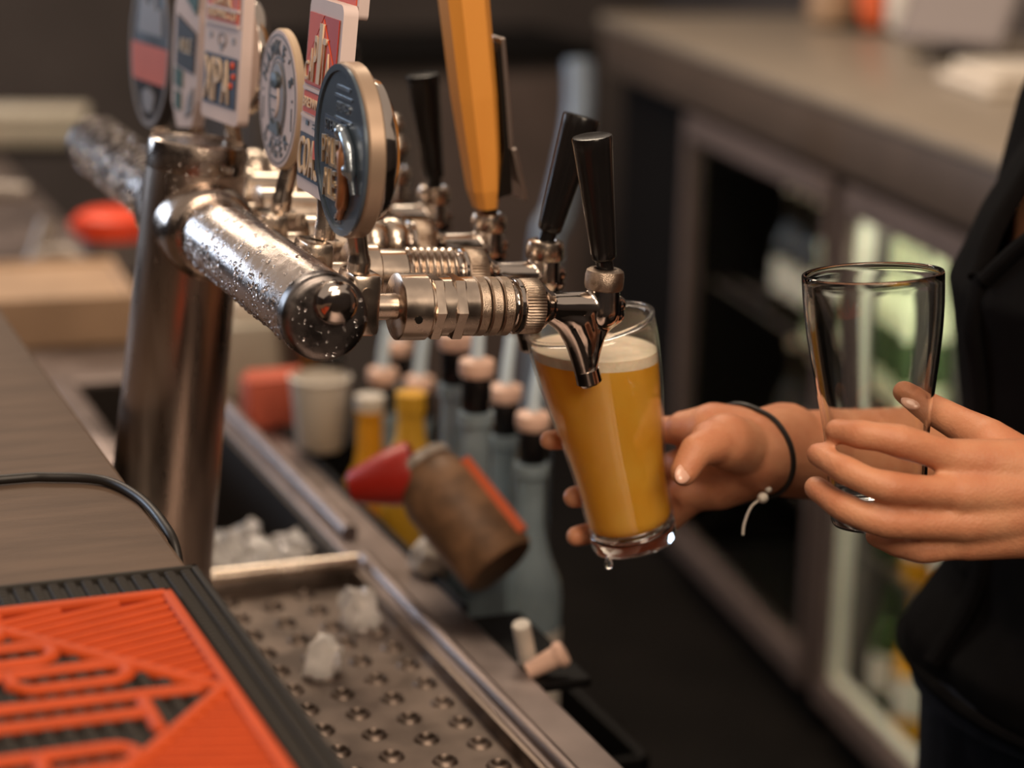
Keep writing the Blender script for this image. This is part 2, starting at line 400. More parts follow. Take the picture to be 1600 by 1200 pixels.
# drip tray: punched and raised drain holes in a steel plate, rolled rim, dark pan below
t = thing('drip_tray', 'recessed steel drip tray with rows of raised drain holes under the taps', 'tray', (0.43, 1.49, BZ), world=True)
def hole_cell(bm, cx, cy, px, py, z):
    n = 16; prof = [(0.0098, 0.0), (0.0082, 0.0024), (0.0064, 0.0032), (0.0055, 0.0022), (0.0052, -0.003)]
    sq = []
    for k in range(n):
        a = 2 * pi * k / n; s = 1 / max(abs(cos(a)), abs(sin(a)))
        sq.append(bm.verts.new((cx + px / 2 * max(-1, min(1, cos(a) * s)), cy + py / 2 * max(-1, min(1, sin(a) * s)), z)))
    prev = sq
    for r, h in prof:
        cur = [bm.verts.new((cx + r * cos(2 * pi * k / n), cy + r * sin(2 * pi * k / n), z + h)) for k in range(n)]
        for k in range(n): bm.faces.new((prev[k], prev[(k + 1) % n], cur[(k + 1) % n], cur[k]))
        prev = cur
b = new()
PZ = BZ - 0.012
NX, PX, PY = 7, 0.0338, 0.0395
for i in range(NX):
    for j in range(11):
        cx = 0.314 + PX * (i + 0.5); cy = 1.270 + PY * (j + 0.5) + (PY / 2 if i % 2 else 0)
        hole_cell(b, cx, cy, PX, PY, PZ)
for i in range(NX):       # close the half cells at the ends
    x0 = 0.314 + PX * i
    if i % 2: vs = [(x0, 1.270), (x0 + PX, 1.270), (x0 + PX, 1.270 + PY / 2), (x0, 1.270 + PY / 2)]
    else: vs = [(x0, 1.7045), (x0 + PX, 1.7045), (x0 + PX, 1.7045 + PY / 2), (x0, 1.7045 + PY / 2)]
    b.faces.new([b.verts.new((x, y, PZ)) for x, y in vs])
obj('perforated_plate', b, 'traysteel', t, sharp=50)
b = new()
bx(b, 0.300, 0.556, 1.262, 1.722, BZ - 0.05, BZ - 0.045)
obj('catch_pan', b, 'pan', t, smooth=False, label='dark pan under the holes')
b = new()
bx(b, 0.301, 0.315, 1.262, 1.722, BZ - 0.045, BZ + 0.001, 0.003); bx(b, 0.549, 0.557, 1.262, 1.722, BZ - 0.045, BZ + 0.001, 0.003)
bx(b, 0.313, 0.550, 1.262, 1.271, BZ - 0.045, BZ - 0.004, 0.003); bx(b, 0.313, 0.550, 1.7205, 1.727, BZ - 0.045, BZ + 0.002, 0.003)
obj('tray_rim', b, 'traysteel', t)
b = new(); tube(b, [(0.315, 1.731, BZ + 0.004), (0.556, 1.731, BZ + 0.004)], 0.0075, 12); obj('back_roll', b, 'nickel', t)
def ice_mesh(seed, r):
    bm = new(); bmesh.ops.create_cube(bm, size=2.0)
    bmesh.ops.subdivide_edges(bm, edges=bm.edges[:], cuts=3, use_grid_fill=True)
    for v in bm.verts:
        s = v.co.normalized(); v.co = v.co.lerp(s * 1.35, 0.55)
        v.co += V(noise.noise_vector(v.co * 1.7 + V((seed * 7.1, seed * 3.3, 0)))) * 0.48
        v.co *= r
    return bm
for (u, v, r, sd, lab) in ((505, 1032, 0.0125, 1, 'small clear ice lump lying on the tray among the nearer holes'), (560, 955, 0.0135, 2, 'clear ice lump lying on the drip tray close to its back rim')):
    p = onz(u, v, PZ + r * 0.9)
    o = obj('ice_lump', ice_mesh(sd, r), 'ice', sharp=30); o.location = p; o.rotation_euler = (0.2, 0.4, sd); o.scale = (0.9, 0.9, 1.25)
    tag(o, lab, 'ice', 'ice lumps on the drip tray')
o0 = None
protos = []
for k in range(44):
    i = k % 9; j = k // 9
    p = V((0.326 + 0.0255 * i + rnd.uniform(-.005, .005), 1.792 + 0.026 * j + rnd.uniform(-.006, .006), 0.842 + 0.012 * min(j, 2) + rnd.uniform(-.008, .01)))
    if k < 4:
        o = obj('ice_cube', ice_mesh(10 + k, 0.0135), 'ice', sharp=30); protos.append(o)
        tag(o, 'cloudy ice cube in the heap filling the ice well', 'ice', 'ice cubes heaped in the well')
    else:
        o = protos[k % 4].copy(); COL.objects.link(o)
    o.location = p; o.rotation_euler = (rnd.uniform(0, 6), rnd.uniform(0, 6), rnd.uniform(0, 6))

# ------------------------------------------------------------------ rubber bar mat with raised orange print
MZ = CT
t = thing('bar_mat', 'black rubber bar mat with raised orange lettering lying along the counter edge', 'mat', (0.165, 0.9, MZ), world=True)
X0, X1, Y0, Y1 = 0.040, 0.287, 0.40, 1.206
b = new(); bx(b, X0, X1, Y0, Y1, MZ, MZ + 0.003, 0.001); obj('mat_base', b, 'rubber', t)
b = new()
bx(b, X1 - 0.0045, X1, Y0, Y1, MZ + 0.001, MZ + 0.0062, 0.001); bx(b, X0, X1, Y1 - 0.0045, Y1, MZ + 0.001, MZ + 0.0062, 0.001); bx(b, X0, X0 + 0.0045, Y0, Y1, MZ + 0.001, MZ + 0.0062, 0.001)
obj('mat_edge', b, 'rubber', t)
OX0, OX1, OY0, OY1 = 0.062, 0.2625, 0.72, 1.1665
apex = (0.2545, 1.0185)
def in_orange(x, y):
    if not (OX0 - .003 < x < OX1 + .004 and OY0 - .004 < y < OY1 + .004): return False
    return True
def in_tri(x, y, k=0.0):
    return abs(y - apex[1]) < (apex[0] - x) * 1.22 - k
b = new(); y = Y1 - 0.0085
xs = [X1 - 0.0085 - 0.0098 * i for i in range(25)]
while y > Y0 + 0.008:
    for x in xs:
        if x < X0 + 0.006: continue
        if in_orange(x, y) and not in_tri(x, y, 0.006): continue
        box(b, 0.0066, 0.0044, 0.0036, T(x, y, MZ + 0.0042), 0)
    y -= 0.0056
for v in b.verts:
    if v.co.z > MZ + 0.005: pass
bmesh.ops.bevel(b, geom=[e for e in b.edges if all(v.co.z > MZ + 0.0055 for v in e.verts)], offset=0.0012, segments=1, affect='EDGES')
obj('rubber_nubs', b, 'rubber', t, kind='stuff')
# orange frame and the two hatched corner fields (frame is a band, fields are recessed with raised bars)
b = new(); zt = MZ + 0.0085
bw = 0.0075
bx(b, OX1 - bw, OX1, OY0, OY1, MZ + 0.002, zt, 0.0025); bx(b, OX0, OX1, OY1 - bw, OY1, MZ + 0.002, zt, 0.0025); bx(b, OX0, OX1, OY0, OY0 + bw, MZ + 0.002, zt, 0.0025)
obj('orange_frame', b, 'orange', t, label='bright orange raised frame')
def seg_bar(bm, p, q, wd, z1, n=10):
    tube(bm, [V((p[0], p[1], MZ + 0.004)), V((q[0], q[1], MZ + 0.004))], wd, n, 0.85 if z1 is None else z1)
def edge_y(x, s): return apex[1] + s * (apex[0] - x) * 1.22
for s in (1, -1):
    xa = OX0; 
    if s > 0: xa = apex[0] - (OY1 - apex[1]) / 1.22
    ya = edge_y(xa, s)
    b = new()
    poly = [(apex[0], apex[1] + s * 0.001), (OX1 - 0.003, apex[1] + s * 0.001), (OX1 - 0.003, OY1 - 0.003 if s > 0 else OY0), (xa, OY1 - 0.003 if s > 0 else OY0)]
    if s < 0: poly = [(apex[0], apex[1] - .001), (OX1 - .003, apex[1] - .001), (OX1 - .003, OY0 + .003), (OX0 + .003, OY0 + .003), (OX0 + .003, edge_y(OX0 + .003, -1))]
    prism(b, poly, MZ + 0.002, MZ + 0.0045); obj('corner_field', b, 'orangedk', t, smooth=False, label='darker orange recessed corner field')
    b = new(); tube(b, [(xa, ya, MZ + 0.0045), (apex[0] + .001, apex[1], MZ + 0.0045)] if s > 0 else [(apex[0] + .001, apex[1], MZ + 0.0045), (max(OX0, apex[0] - .24), apex[1] - (apex[0] - max(OX0, apex[0] - .24)) * 1.22, MZ + 0.0045)], 0.0048, 10, 0.9)
    obj('triangle_border', b, 'orange', t)
# hatch bars: run in the direction seen in the photograph (roughly along the letter strokes)
k = 0
yy = OY1 - bw + 0.0632
while yy > apex[1] + 0.012:
    xb = OX1 - bw - 0.0015 - max(0.0, yy - (OY1 - bw - 0.002)) / 0.34; yy0 = yy; yy = min(yy, OY1 - bw - 0.002)
    # bar slants: from the right border leftwards and slightly away, ends at the triangle border
    sl = -0.34
    x_left = max(OX0 + .01, apex[0] - (yy - apex[1]) / 1.22 + 0.004)
    for it in range(4):
        yl = yy + sl * (xb - x_left); x_left = max(OX0 + .01, apex[0] - (yl - apex[1]) / 1.22 + 0.003)
    yl = yy + sl * (xb - x_left)
    if yl > OY1 - bw: x_left = xb - (OY1 - bw - yy) / sl; yl = OY1 - bw
    if xb - x_left > 0.006:
        b = new(); tube(b, [(x_left, yl, MZ + 0.0045), (xb + .003, yy - .0004, MZ + 0.0045)], 0.0027, 8, 1.0); obj('hatch_bar', b, 'orange', t)
    yy = yy0 - 0.0112
yy = apex[1] - 0.016
while yy > 0.80:
    xb = OX1 - bw - 0.0015; x_left = xb - max(0.0, (apex[1] - yy - 1.22 * (apex[0] - xb)) / (1.22 + .30)) + 0.004
    if x_left < OX0: x_left = OX0
    if xb - x_left > 0.004:
        b = new(); tube(b, [(x_left, yy + .30 * (xb - x_left), MZ + 0.0045), (xb + .002, yy, MZ + 0.0045)], 0.0027, 8, 1.0); obj('hatch_bar', b, 'orange', t)
    yy -= 0.0112
# letters C A P I T A L: tops towards +x, reading towards -y, strokes as rounded bars
SW = 0.0042
def stroke(parent, lists, name='letter'):
    b = new()
    for pts in lists: tube(b, [V((x, y, MZ + 0.0062)) for x, y in pts], SW, 10, 0.85); [ball(b, (p[0], p[1], MZ + .0062), SW, 1, sc_=(1, 1, .85)) for p in (pts[0], pts[-1])]
    obj(name, b, 'orange', parent)
def arc(cx, cy, r, a0, a1, n=8): return [(cx + r * cos(a0 + (a1 - a0) * k / n), cy + r * sin(a0 + (a1 - a0) * k / n)) for k in range(n + 1)]
xb0 = 0.060
yA, yP, yI, yT, yA2, yL, yC = 1.093, 1.0555, 1.0265, 0.993, 0.952, 0.915, 1.128
hw = 0.0115
def glyph_A(yc, xt):
    stroke(t, [[(xb0, yc + hw)] + [(xt - hw, yc + hw)] + arc(xt - hw, yc, hw, pi / 2, -pi / 2) + [(xb0, yc - hw)], [(xt - 0.045, yc + hw), (xt - 0.045, yc - hw)]])
glyph_A(yA, 0.181); glyph_A(yA2, 0.196)
xt = 0.2135
stroke(t, [[(xb0, yP + hw), (xt - hw, yP + hw)] + arc(xt - hw, yP, hw, pi / 2, -pi / 2) + [(xt - 0.052, yP - hw), (xt - 0.060, yP - 0.004), (xt - 0.060, yP + hw)]])
stroke(t, [[(xb0, yI), (0.2425, yI - 0.006)]])
stroke(t, [[(xb0, yT + 0.010), (0.2105, yT + 0.006)], [(0.2125, yT + 0.021), (0.2125, yT - 0.015)]])
stroke(t, [[(0.155, yC + hw)] + arc(0.150, yC, hw * .8, pi / 2, -pi / 2)[1:] + [(xb0, yC - hw)]])
stroke(t, [[(0.170, yL + hw), (xb0, yL + hw), (xb0, yL - hw)]])

# black cord lying on the counter and dropping over its edge
b = new(); pts = smooth_path([(-0.3, 1.39, CT + .004), (0.05, 1.412, CT + .004), (0.203, 1.414, CT + .004), (0.237, 1.409, CT + .004), (0.268, 1.392, CT + .004), (0.283, 1.352, CT + .0035), (0.288, 1.30, CT + 0.001), (0.2905, 1.272, CT - 0.012), (0.2905, 1.262, CT - 0.06)], 8)
tube(b, pts, 0.0033, 10)
tag(obj('power_cord', b, 'cord'), 'thin black cord curving across the brown counter behind the mat', 'cord')

# ------------------------------------------------------------------ beer tower
AX, AZ = 0.38, 1.241
tw = thing('beer_tower', 'polished steel T-shaped beer tower beaded with condensation', 'beer tower', (0.335, 1.58, BZ), world=True)
base = V((0.336, 1.58, BZ)); top = V((0.3815, 1.575, 1.302)); CA = align(base, top); H = (top - base).length
def cprof(z): return 0.0435 - 0.006 * min(1, z / 0.34)
b = new(); prof = [(0.043, 0.0)] + [(cprof(z), z) for z in [0.02 * k for k in range(1, 19)]] + [(0.0372, H - 0.030), (0.0368, H - 0.018)]
lathe(b, prof, 48, CA); obj('column', b, 'chrome', tw)
b = new(); lathe(b, [(0.0369, H - 0.022), (0.0373, H - 0.019), (0.0373, H - 0.006), (0.0362, H - 0.001), (0.0335, H + 0.0006), (0.0318, H - 0.0008), (0.0300, H - 0.001), (0.0, H - 0.0005)], 48, CA); obj('top_cap', b, 'bosschrome', tw)
b = new(); lathe(b, [(0.060, 0), (0.060, 0.006), (0.056, 0.009), (0.046, 0.011), (0.0435, 0.016)], 48, CA); obj('base_flange', b, 'chrome', tw)
# crossbar along y
AY0, AY1, AR = 1.250, 1.955, 0.0272
b = new(); lathe(b, [(AR - .002, AY0), (AR, AY0 + .003), (AR, AY1 - .003), (AR - .002, AY1)], 48, T(AX, 0, AZ) @ Rx(-pi / 2)); obj('crossbar', b, 'armchrome', tw)
b = new(); lathe(b, [(0.0285, -0.062), (0.0325, -0.059), (0.0350, -0.052), (0.0362, -0.03), (0.0366, 0.0), (0.0362, 0.03), (0.0350, 0.052), (0.0325, 0.059), (0.0285, 0.062)], 48, T(AX - 0.002, 1.577, AZ) @ Rx(-pi / 2)); obj('junction_boss', b, 'bosschrome', tw)
for (yy, sg) in ((AY0, -1), (AY1, 1)):
    b = new(); lathe(b, [(AR + .0003, -0.010), (AR + .0006, -0.002), (AR + .0003, 0.0012), (AR - .0010, 0.0030), (AR - .0030, 0.0040), (AR - .006, 0.0044), (0.012, 0.0047), (0.0, 0.0048)], 48, T(AX, yy, AZ) @ Rx(-sg * pi / 2)); e = obj('end_cap', b, 'capchrome', tw, label='dark polished end cap')
    b = new(); lathe(b, [(0.0138, 0.004), (0.0138, 0.009), (0.0128, 0.0120), (0.0095, 0.0145), (0.005, 0.0155), (0, 0.0158)], 32, T(AX + 0.005, yy, AZ + 0.0105) @ Rx(-sg * pi / 2)); obj('cap_button', b, 'faucet', tw)
# condensation beads on crossbar, cap and boss (geometry, one part)
b = new()
def bead(p, nrm, r):
    mx = T(p) @ nrm.to_track_quat('Z', 'Y').to_matrix().to_4x4() @ S(r, r, r * 0.55)
    bmesh.ops.create_icosphere(b, subdivisions=1, radius=1.0, matrix=mx)
for k in range(3600):
    y = rnd.uniform(AY0 + .004, AY1 - .01); 
    if 1.515 < y < 1.64: continue
    if y > 1.64 and rnd.random() < .6: continue
    a = rnd.gauss(pi, 0.75)                      # customer side gathers most of it
    if noise.noise(V((y * 30, a * 3, 0))) < -0.15 and rnd.random() < .8: continue
    n_ = V((cos(a), 0, sin(a))); r = 0.00045 + 0.0021 * rnd.random() ** 3
    bead(V((AX, y, AZ)) + n_ * AR, n_, r)
for k in range(420):
    a = rnd.uniform(pi * .75, pi * 1.5); z = rnd.uniform(H - .09, H - .012)
    d = CA.to_3x3() @ V((cos(a), sin(a), 0)); p = CA @ V((0, 0, z)) + d * (0.0378 if z > H - .02 else cprof(z))
    bead(p, d, 0.0004 + 0.0011 * rnd.random() ** 3)
for k in range(60):
    a = rnd.uniform(0, 2 * pi); r0 = 0.025 * sqrt(rnd.random())
    q = V((AX + r0 * cos(a), AY0 - 0.0052, AZ + r0 * sin(a)))
    if (q - V((AX + .005, q.y, AZ + .0105))).length < .015: continue
    bead(q, V((0, -1, 0)), 0.0004 + 0.0013 * rnd.random() ** 2)
obj('condensation', b, 'water', tw, kind='stuff', sharp=None)

# ------------------------------------------------------------------ taps
TILT = radians(3.5)
def hexnut(bm, x, L, r):
    P = [(r * cos(pi / 3 * k + pi / 6), r * sin(pi / 3 * k + pi / 6)) for k in range(6)]
    mx = T(x, 0, 0) @ Ry(pi / 2)
    A = [bm.verts.new(mx @ V((p[0] * .93, p[1] * .93, 0))) for p in P]; B = [bm.verts.new(mx @ V((*p, L * .14))) for p in P]
    C_ = [bm.verts.new(mx @ V((*p, L * .86))) for p in P]; D = [bm.verts.new(mx @ V((p[0] * .93, p[1] * .93, L))) for p in P]
    for U, W in ((A, B), (B, C_), (C_, D)):
        for k in range(6): bm.faces.new((U[k], U[(k + 1) % 6], W[(k + 1) % 6], W[k]))
    bm.faces.new(A[::-1]); bm.faces.new(D)
XL = Ry(pi / 2)      # lathe axis along +x
def knurled(bm, x, L, r, n=112):
    prof = [(r * .96, 0), (r, L * .08), (r, L * .92), (r * .95, L)]
    rings = []
    for rr, z in prof:
        rings.append([bm.verts.new(T(x, 0, 0) @ XL @ V(((rr - (0.0006 if k % 2 else 0)) * cos(2 * pi * k / n), (rr - (0.0006 if k % 2 else 0)) * sin(2 * pi * k / n), z))) for k in range(n)])
    for A, B in zip(rings[:-1], rings[1:]):
        for k in range(n): bm.faces.new((A[k], A[(k + 1) % n], B[(k + 1) % n], B[k]))
    bm.faces.new(rings[0][::-1]); bm.faces.new(rings[-1])
faucet_me = None
def faucet_mesh():
    bm = new()
    # origin at bonnet axis, tube axis level z=0, x towards the bartender
    cone(bm, (-0.048, 0, 0), (-0.040, 0, 0), 0.0125, 0.0098); cone(bm, (-0.040, 0, 0), (0.002, 0, -0.0005), 0.0088, 0.0105)
    cone(bm, (0, 0, 0.010), (0, 0, -0.004), 0.0112, 0.0122); cone(bm, (0.004, 0, -0.001), (0.011, 0, 0.001), 0.0072, 0.0060)
    P = smooth_path([(-0.036, 0, -0.004), (-0.027, 0, -0.010), (-0.0185, 0, -0.021), (-0.012, 0, -0.035), (-0.0066, 0, -0.050)], 4)
    chain(bm, P, [0.0082 - 0.0012 * k / (len(P) - 1) for k in range(len(P))], 16)
    P = smooth_path([(0.010, 0, -0.006), (0.001, 0, -0.013), (-0.0035, 0, -0.024), (-0.0065, 0, -0.042)], 4)
    chain(bm, P, [0.0066] * len(P), 14)
    chain(bm, [(-0.030, 0, -0.005), (-0.016, 0, -0.010), (-0.010, 0, -0.022), (-0.0075, 0, -0.038)], [0.0082, 0.0098, 0.0088, 0.0074], 16)
    chain(bm, [(-0.012, 0, -0.004), (-0.007, 0, -0.016), (-0.0065, 0, -0.030)], [0.0100, 0.0088, 0.0078], 16)
    return remeshed(bm, 0.0011, 5)
def make_tap(style, y, z, x0, xbon, label, handle, tilt_h, plates=False):
    """shank leaves the crossbar at x0 (world), bonnet axis at xbon along the tilted shank"""
    global faucet_me
    t = thing('beer_tap', label, 'tap', (AX, y, z), (0, TILT, 0), 'beer taps along the tower')
    Lb = xbon - AX            # bonnet distance
    U = lambda px: Lb - (942 - px) * 0.000447     # measured along the nearest tap
    b = new(); lathe(b, [(0.0085, 0.0), (0.0085, U(620))], 24, XL); obj('shank_pin', b, 'nickel', t)
    # root bracket
    b = new(); box(b, 0.020, 0.034, 0.040, T(0.031, 0.0, 0.004), 0.004); lathe(b, [(0.0, 0.0), (0.0038, 0.0), (0.0038, 0.001)], 14, T(0.031, -0.0166, 0.012) @ Rx(pi / 2)); obj('root_bracket', b, 'nickel', t)
    b = new(); lathe(b, [(0.0202, U(618)), (0.0216, U(620)), (0.0216, U(660)), (0.0205, U(662.5))], 40, XL); obj('barrel', b, 'nickel', t)
    b = new(); lathe(b, [(0.0020, 0.0), (0.0026, .0006), (0.0014, .0008), (0, .0004)], 14, T(U(638), -0.0214, -0.004) @ Rx(pi / 2)); obj('grub_screw', b, 'darkmetal', t)
    if style == 'hex':
        for (a, c) in ((664, 682), (696, 715)):
            b = new(); hexnut(b, U(a), U(c) - U(a), 0.0222); obj('hex_nut', b, 'nickel', t, smooth=False)
        b = new(); lathe(b, [(0.0192, U(660)), (0.0192, U(733))], 40, XL); obj('sleeve', b, 'nickel', t)
        for (a, c) in ((734, 751), (753, 770), (772, 789)):
            b = new(); L_ = U(c) - U(a); lathe(b, [(0.0180, U(a)), (0.0193, U(a) + L_ * .15), (0.0193, U(a) + L_ * .85), (0.0182, U(c))], 40, XL); obj('ring_collar', b, 'knurl', t)
    elif style == 'ridge':
        b = new(); lathe(b, [(0.0175, U(660)), (0.0175, U(706))], 40, XL); obj('sleeve', b, 'nickel', t)
        for k in range(7):
            a = 708 + k * 11.6
            b = new(); L_ = U(a + 10.5) - U(a); lathe(b, [(0.0170, U(a)), (0.0186, U(a) + L_ * .3), (0.0190, U(a) + L_ * .5), (0.0186, U(a) + L_ * .7), (0.0170, U(a) + L_)], 40, XL); obj('ring_collar', b, 'nickel', t)
    else:
        b = new(); lathe(b, [(0.0180, U(660)), (0.0180, U(720))], 40, XL); obj('sleeve', b, 'nickel', t)
        for (a, c) in ((720, 754), (757, 790)):
            b = new(); L_ = U(c) - U(a); lathe(b, [(0.0180, U(a)), (0.0200, U(a) + L_ * .2), (0.0206, U(a) + L_ * .5), (0.0200, U(a) + L_ * .8), (0.0180, U(c))], 40, XL); obj('ring_collar', b, 'nickel', t)
    b = new(); lathe(b, [(0.0150, U(788)), (0.0150, U(797)), (0.0178, U(797.5)), (0.0185, U(799)), (0.0185, U(804)), (0.0175, U(806)), (0.0150, U(807)), (0.0150, U(812))], 40, XL); obj('flange', b, 'faucet', t)
    b = new(); knurled(b, U(808), U(838) - U(808), 0.0182); obj('coupling_nut', b, 'knurl', t)
    b = new(); lathe(b, [(0.0165, U(838)), (0.0150, U(845)), (0.0112, U(853)), (0.0098, U(860))], 32, XL); obj('cone', b, 'faucet', t)
    if faucet_me is None: faucet_me = faucet_mesh(); faucet_me.materials.append(M['faucet'])
    body = mobj('faucet_body', faucet_me, None, t, sharp=None); body.location = (Lb, 0, 0)
    b = new(); lathe(b, [(0.0068, -0.0035), (0.0086, -0.003), (0.0088, 0.006), (0.0078, 0.0072), (0.0062, 0.0068), (0.0052, 0.003), (0.0, 0.003)], 28, T(Lb - 0.0062, 0, -0.046) @ align((0, 0, 0), (0.33, 0, -1))); obj('spout_ring', b, 'faucet', t)
    b = new(); n = 64
    prof = [(0.0105, 0.0105), (0.0124, 0.0118), (0.0130, 0.0145), (0.0130, 0.0205), (0.0122, 0.0238), (0.0100, 0.0252), (0.0076, 0.0252), (0.0070, 0.0235), (0.0, 0.0230)]
    lathe(b, prof, 40, T(Lb, 0, 0)); obj('bonnet', b, 'knurl' if style == 'hex' else 'nickel', t)
    hb = T(Lb, 0, 0.0235) @ Ry(-TILT) @ Ry(tilt_h)
    if handle == 'black':
        b = new(); lathe(b, [(0.0058, -0.002), (0.0058, 0.007), (0.0072, 0.008), (0.0082, 0.0095), (0.0086, 0.014), (0.0128, 0.082), (0.0134, 0.089), (0.0129, 0.0905), (0.0112, 0.0910), (0.0, 0.0903)], 36, hb); obj('handle', b, 'black', t, label='black tapered tap handle')
    elif handle == 'paddle':
        b = new(); lathe(b, [(0.0062, -0.002), (0.0062, 0.012)], 20, hb); obj('handle_stud', b, 'darkmetal', t)
        # long chamfered wooden paddle
        b = new(); R0 = []
        for (z, wx, wy, off) in ((0.006, 0.0075, 0.012, -0.003), (0.020, 0.0105, 0.015, -0.0035), (0.05, 0.0125, 0.017, -0.004), (0.09, 0.0145, 0.019, -0.005), (0.17, 0.0160, 0.020, -0.007), (0.30, 0.0165, 0.021, -0.011)):
            ch = 0.55
            pts = [(wx, wy * ch), (wx * ch, wy), (-wx * ch, wy), (-wx, wy * ch), (-wx, -wy * ch), (-wx * ch, -wy), (wx * ch, -wy), (wx, -wy * ch)]
            R0.append([b.verts.new(hb @ V((off + px, py, z))) for px, py in pts])
        for A, B in zip(R0[:-1], R0[1:]):
            for k in range(8): b.faces.new((A[k], A[(k + 1) % 8], B[(k + 1) % 8], B[k]))
        b.faces.new(R0[0][::-1]); b.faces.new(R0[-1]); obj('handle', b, 'paddle', t, smooth=False, label='yellow chamfered wooden paddle handle')
        b = new(); pp = [(0.0, 0.014), (0.012, 0.016), (0.013, 0.05), (0.0125, 0.128), (0.0085, 0.121), (0.0082, 0.05)]
        mx = hb @ T(0.002, 0, 0) @ Rx(pi / 2)
        prism(b, pp, -0.014, 0.014, mx); obj('back_block', b, 'darkmetal', t, smooth=False)
        b = new(); mx = hb @ T(0.0168, 0, 0) @ Ry(pi / 2)
        box(b, 0.062, 0.030, 0.003, hb @ T(0.0155, 0, 0.098), 0.0); b.free(); b = new()
        box(b, 0.0035, 0.030, 0.082, hb @ T(0.0158, 0, 0.090) @ Ry(radians(0)), 0.0008); box(b, 0.0040, 0.032, 0.040, hb @ T(0.0205, 0, 0.030) @ Ry(radians(-9)), 0.0008)
        obj('metal_plate', b, 'plate', t, smooth=False, label='grey metal plate behind the wooden paddle')
    elif handle == 'finial':
        b = new(); lathe(b, [(0.0058, -0.002), (0.0070, 0.006), (0.0120, 0.014), (0.0125, 0.019), (0.009, 0.026), (0.006, 0.029), (0.0085, 0.034), (0.0088, 0.039), (0.006, 0.044), (0, 0.046)], 28, hb); obj('handle', b, 'nickel', t, label='short metal knob handle')
    return t
make_tap('hex', 1.280, AZ, .4, 0.5805, 'nearest beer tap, upright black handle, spout dipping into the filling glass', 'black', radians(-8))
make_tap('ridge', 1.381, AZ, .4, 0.5800, 'second nearest tap, its black handle tilted to the right', 'black', radians(16))
make_tap('plain', 1.489, AZ, .4, 0.5795, 'tap with the long yellow wooden paddle handle', 'paddle', radians(-6))
make_tap('plain', 1.609, AZ, .4, 0.5790, 'tap with an upright black handle beyond the yellow paddle', 'black', radians(-7))
make_tap('plain', 1.705, AZ, .4, 0.5790, 'tap with a short round metal knob behind the blue badge', 'finial', radians(-4))
make_tap('plain', 1.812, AZ, .4, 0.5785, 'farthest tap, black handle mostly hidden behind the round blue badge', 'black', radians(-8))

# ------------------------------------------------------------------ tap badges; local x right, y up, z out of the face
def badge(name, label, u, v, y, yaw, lean, ztop=None):
    """empty at the stem foot on the tap; returns thing and face matrix"""
    c = ony(u, v, y)
    Z = V((-cos(yaw), -sin(yaw), 0)); Xv = V((0, 0, 1)).cross(Z)
    mx = Matrix((Xv, V((0, 0, 1)), Z)).transposed().to_4x4(); mx.translation = c
    mx = mx @ Rx(-lean)
    foot = V((max(AX + 0.014, min(c.x + 0.010, AX + .04)), y, AZ + 0.022))
    t = thing(name, label, 'badge', foot, group='beer badges on the tower', world=True)
    return t, mx, c, foot
def stem(t, mx, foot, zb, r=0.0065):
    q = mx @ V((0, zb + 0.006, -0.010))
    b = new(); tube(b, smooth_path([foot, foot + V((0.001, 0, 0.008)), q + V((0.0, 0, -0.004)), q], 5), [r * 1.6] + [r * 1.15] * 5 + [r] * 10, 14); obj('stem', b, 'nickel', t)
def disc(bm, r, ry, z0, z1, mx, n=56, ed=0.001):
    lathe(bm, [(r - ed, z0), (r, z0 + ed), (r, z1 - ed), (r - ed, z1)], n, mx @ S(1, ry / r, 1))
def ring(bm, r0, r1, ry, z0, z1, mx, n=56):
    lathe(bm, [(r0, z0), (r1, z0), (r1, z1), (r0, z1)], n, mx @ S(1, ry / r1, 1), caps=False, closed=True)
# nearest: round slate blue
t, mx, c, foot = badge('tap_badge', 'round slate blue badge with raised gold lettering, nearest on the tower', 535, 235, 1.272, 0, radians(1))
R_ = 0.0540
b = new(); disc(b, R_, R_, -0.0110, 0.0, mx, ed=.0012); obj('body', b, 'rimtan', t, label='tan rim of the badge')
b = new(); disc(b, R_ - .0018, R_ - .0018, 0.0, 0.0008, mx, ed=.0003); obj('face', b, 'slate', t, label='slate blue face')
b = new(); lathe(b, [(0.0455, -0.0110), (0.046, -0.015), (0.0445, -0.020), (0.036, -0.025), (0.015, -0.027), (0, -0.027)], 48, mx); obj('back_housing', b, 'faucet', t, label='polished metal housing')
b = new(); ring(b, R_ - .0052, R_ - .0012, R_ - .0012, 0.0004, 0.0022, mx); obj('rim', b, 'slate', t)
b = new()
for (yy, h, w_) in ((0.0385, .0022, .026), (0.0330, .0016, .034), (0.0190, .0018, .034)): box(b, w_, h, .0012, mx @ T(0.004, yy, .0010))
b.from_mesh(text('BREWED', 0.0085, mx @ T(0.004, 0.0260, .0012) @ S(.8, 1, 1), .0005)); obj('top_lettering', b, 'pewter', t, smooth=False)
b = new(); box(b, .034, .0115, .0010, mx @ T(-0.016, 0.0125, .0010)); nf = obj('name_field', b, 'navy', t, smooth=False)
b = new(); b.from_mesh(text('STEAM', 0.0100, mx @ T(-0.016, 0.0125, .0018) @ S(.95, 1, 1), .0005)); obj('lettering', b, 'pewter', nf, smooth=False)
b = new(); fit_letters(b, 'PALE', [(-0.037 + .0092 * k, -0.037 + .0092 * k + .0080, -.0125, .0050) for k in range(4)], .0010, .0012, mx); obj('lettering', b, 'gold', t, smooth=False, label='tall gold letters')
b = new(); fit_letters(b, 'ALE', [(-0.034 + .0092 * k, -0.034 + .0092 * k + .0080, -.0330, -.0150) for k in range(3)], .0010, .0012, mx); obj('lettering', b, 'gold', t, smooth=False, label='tall gold letters')
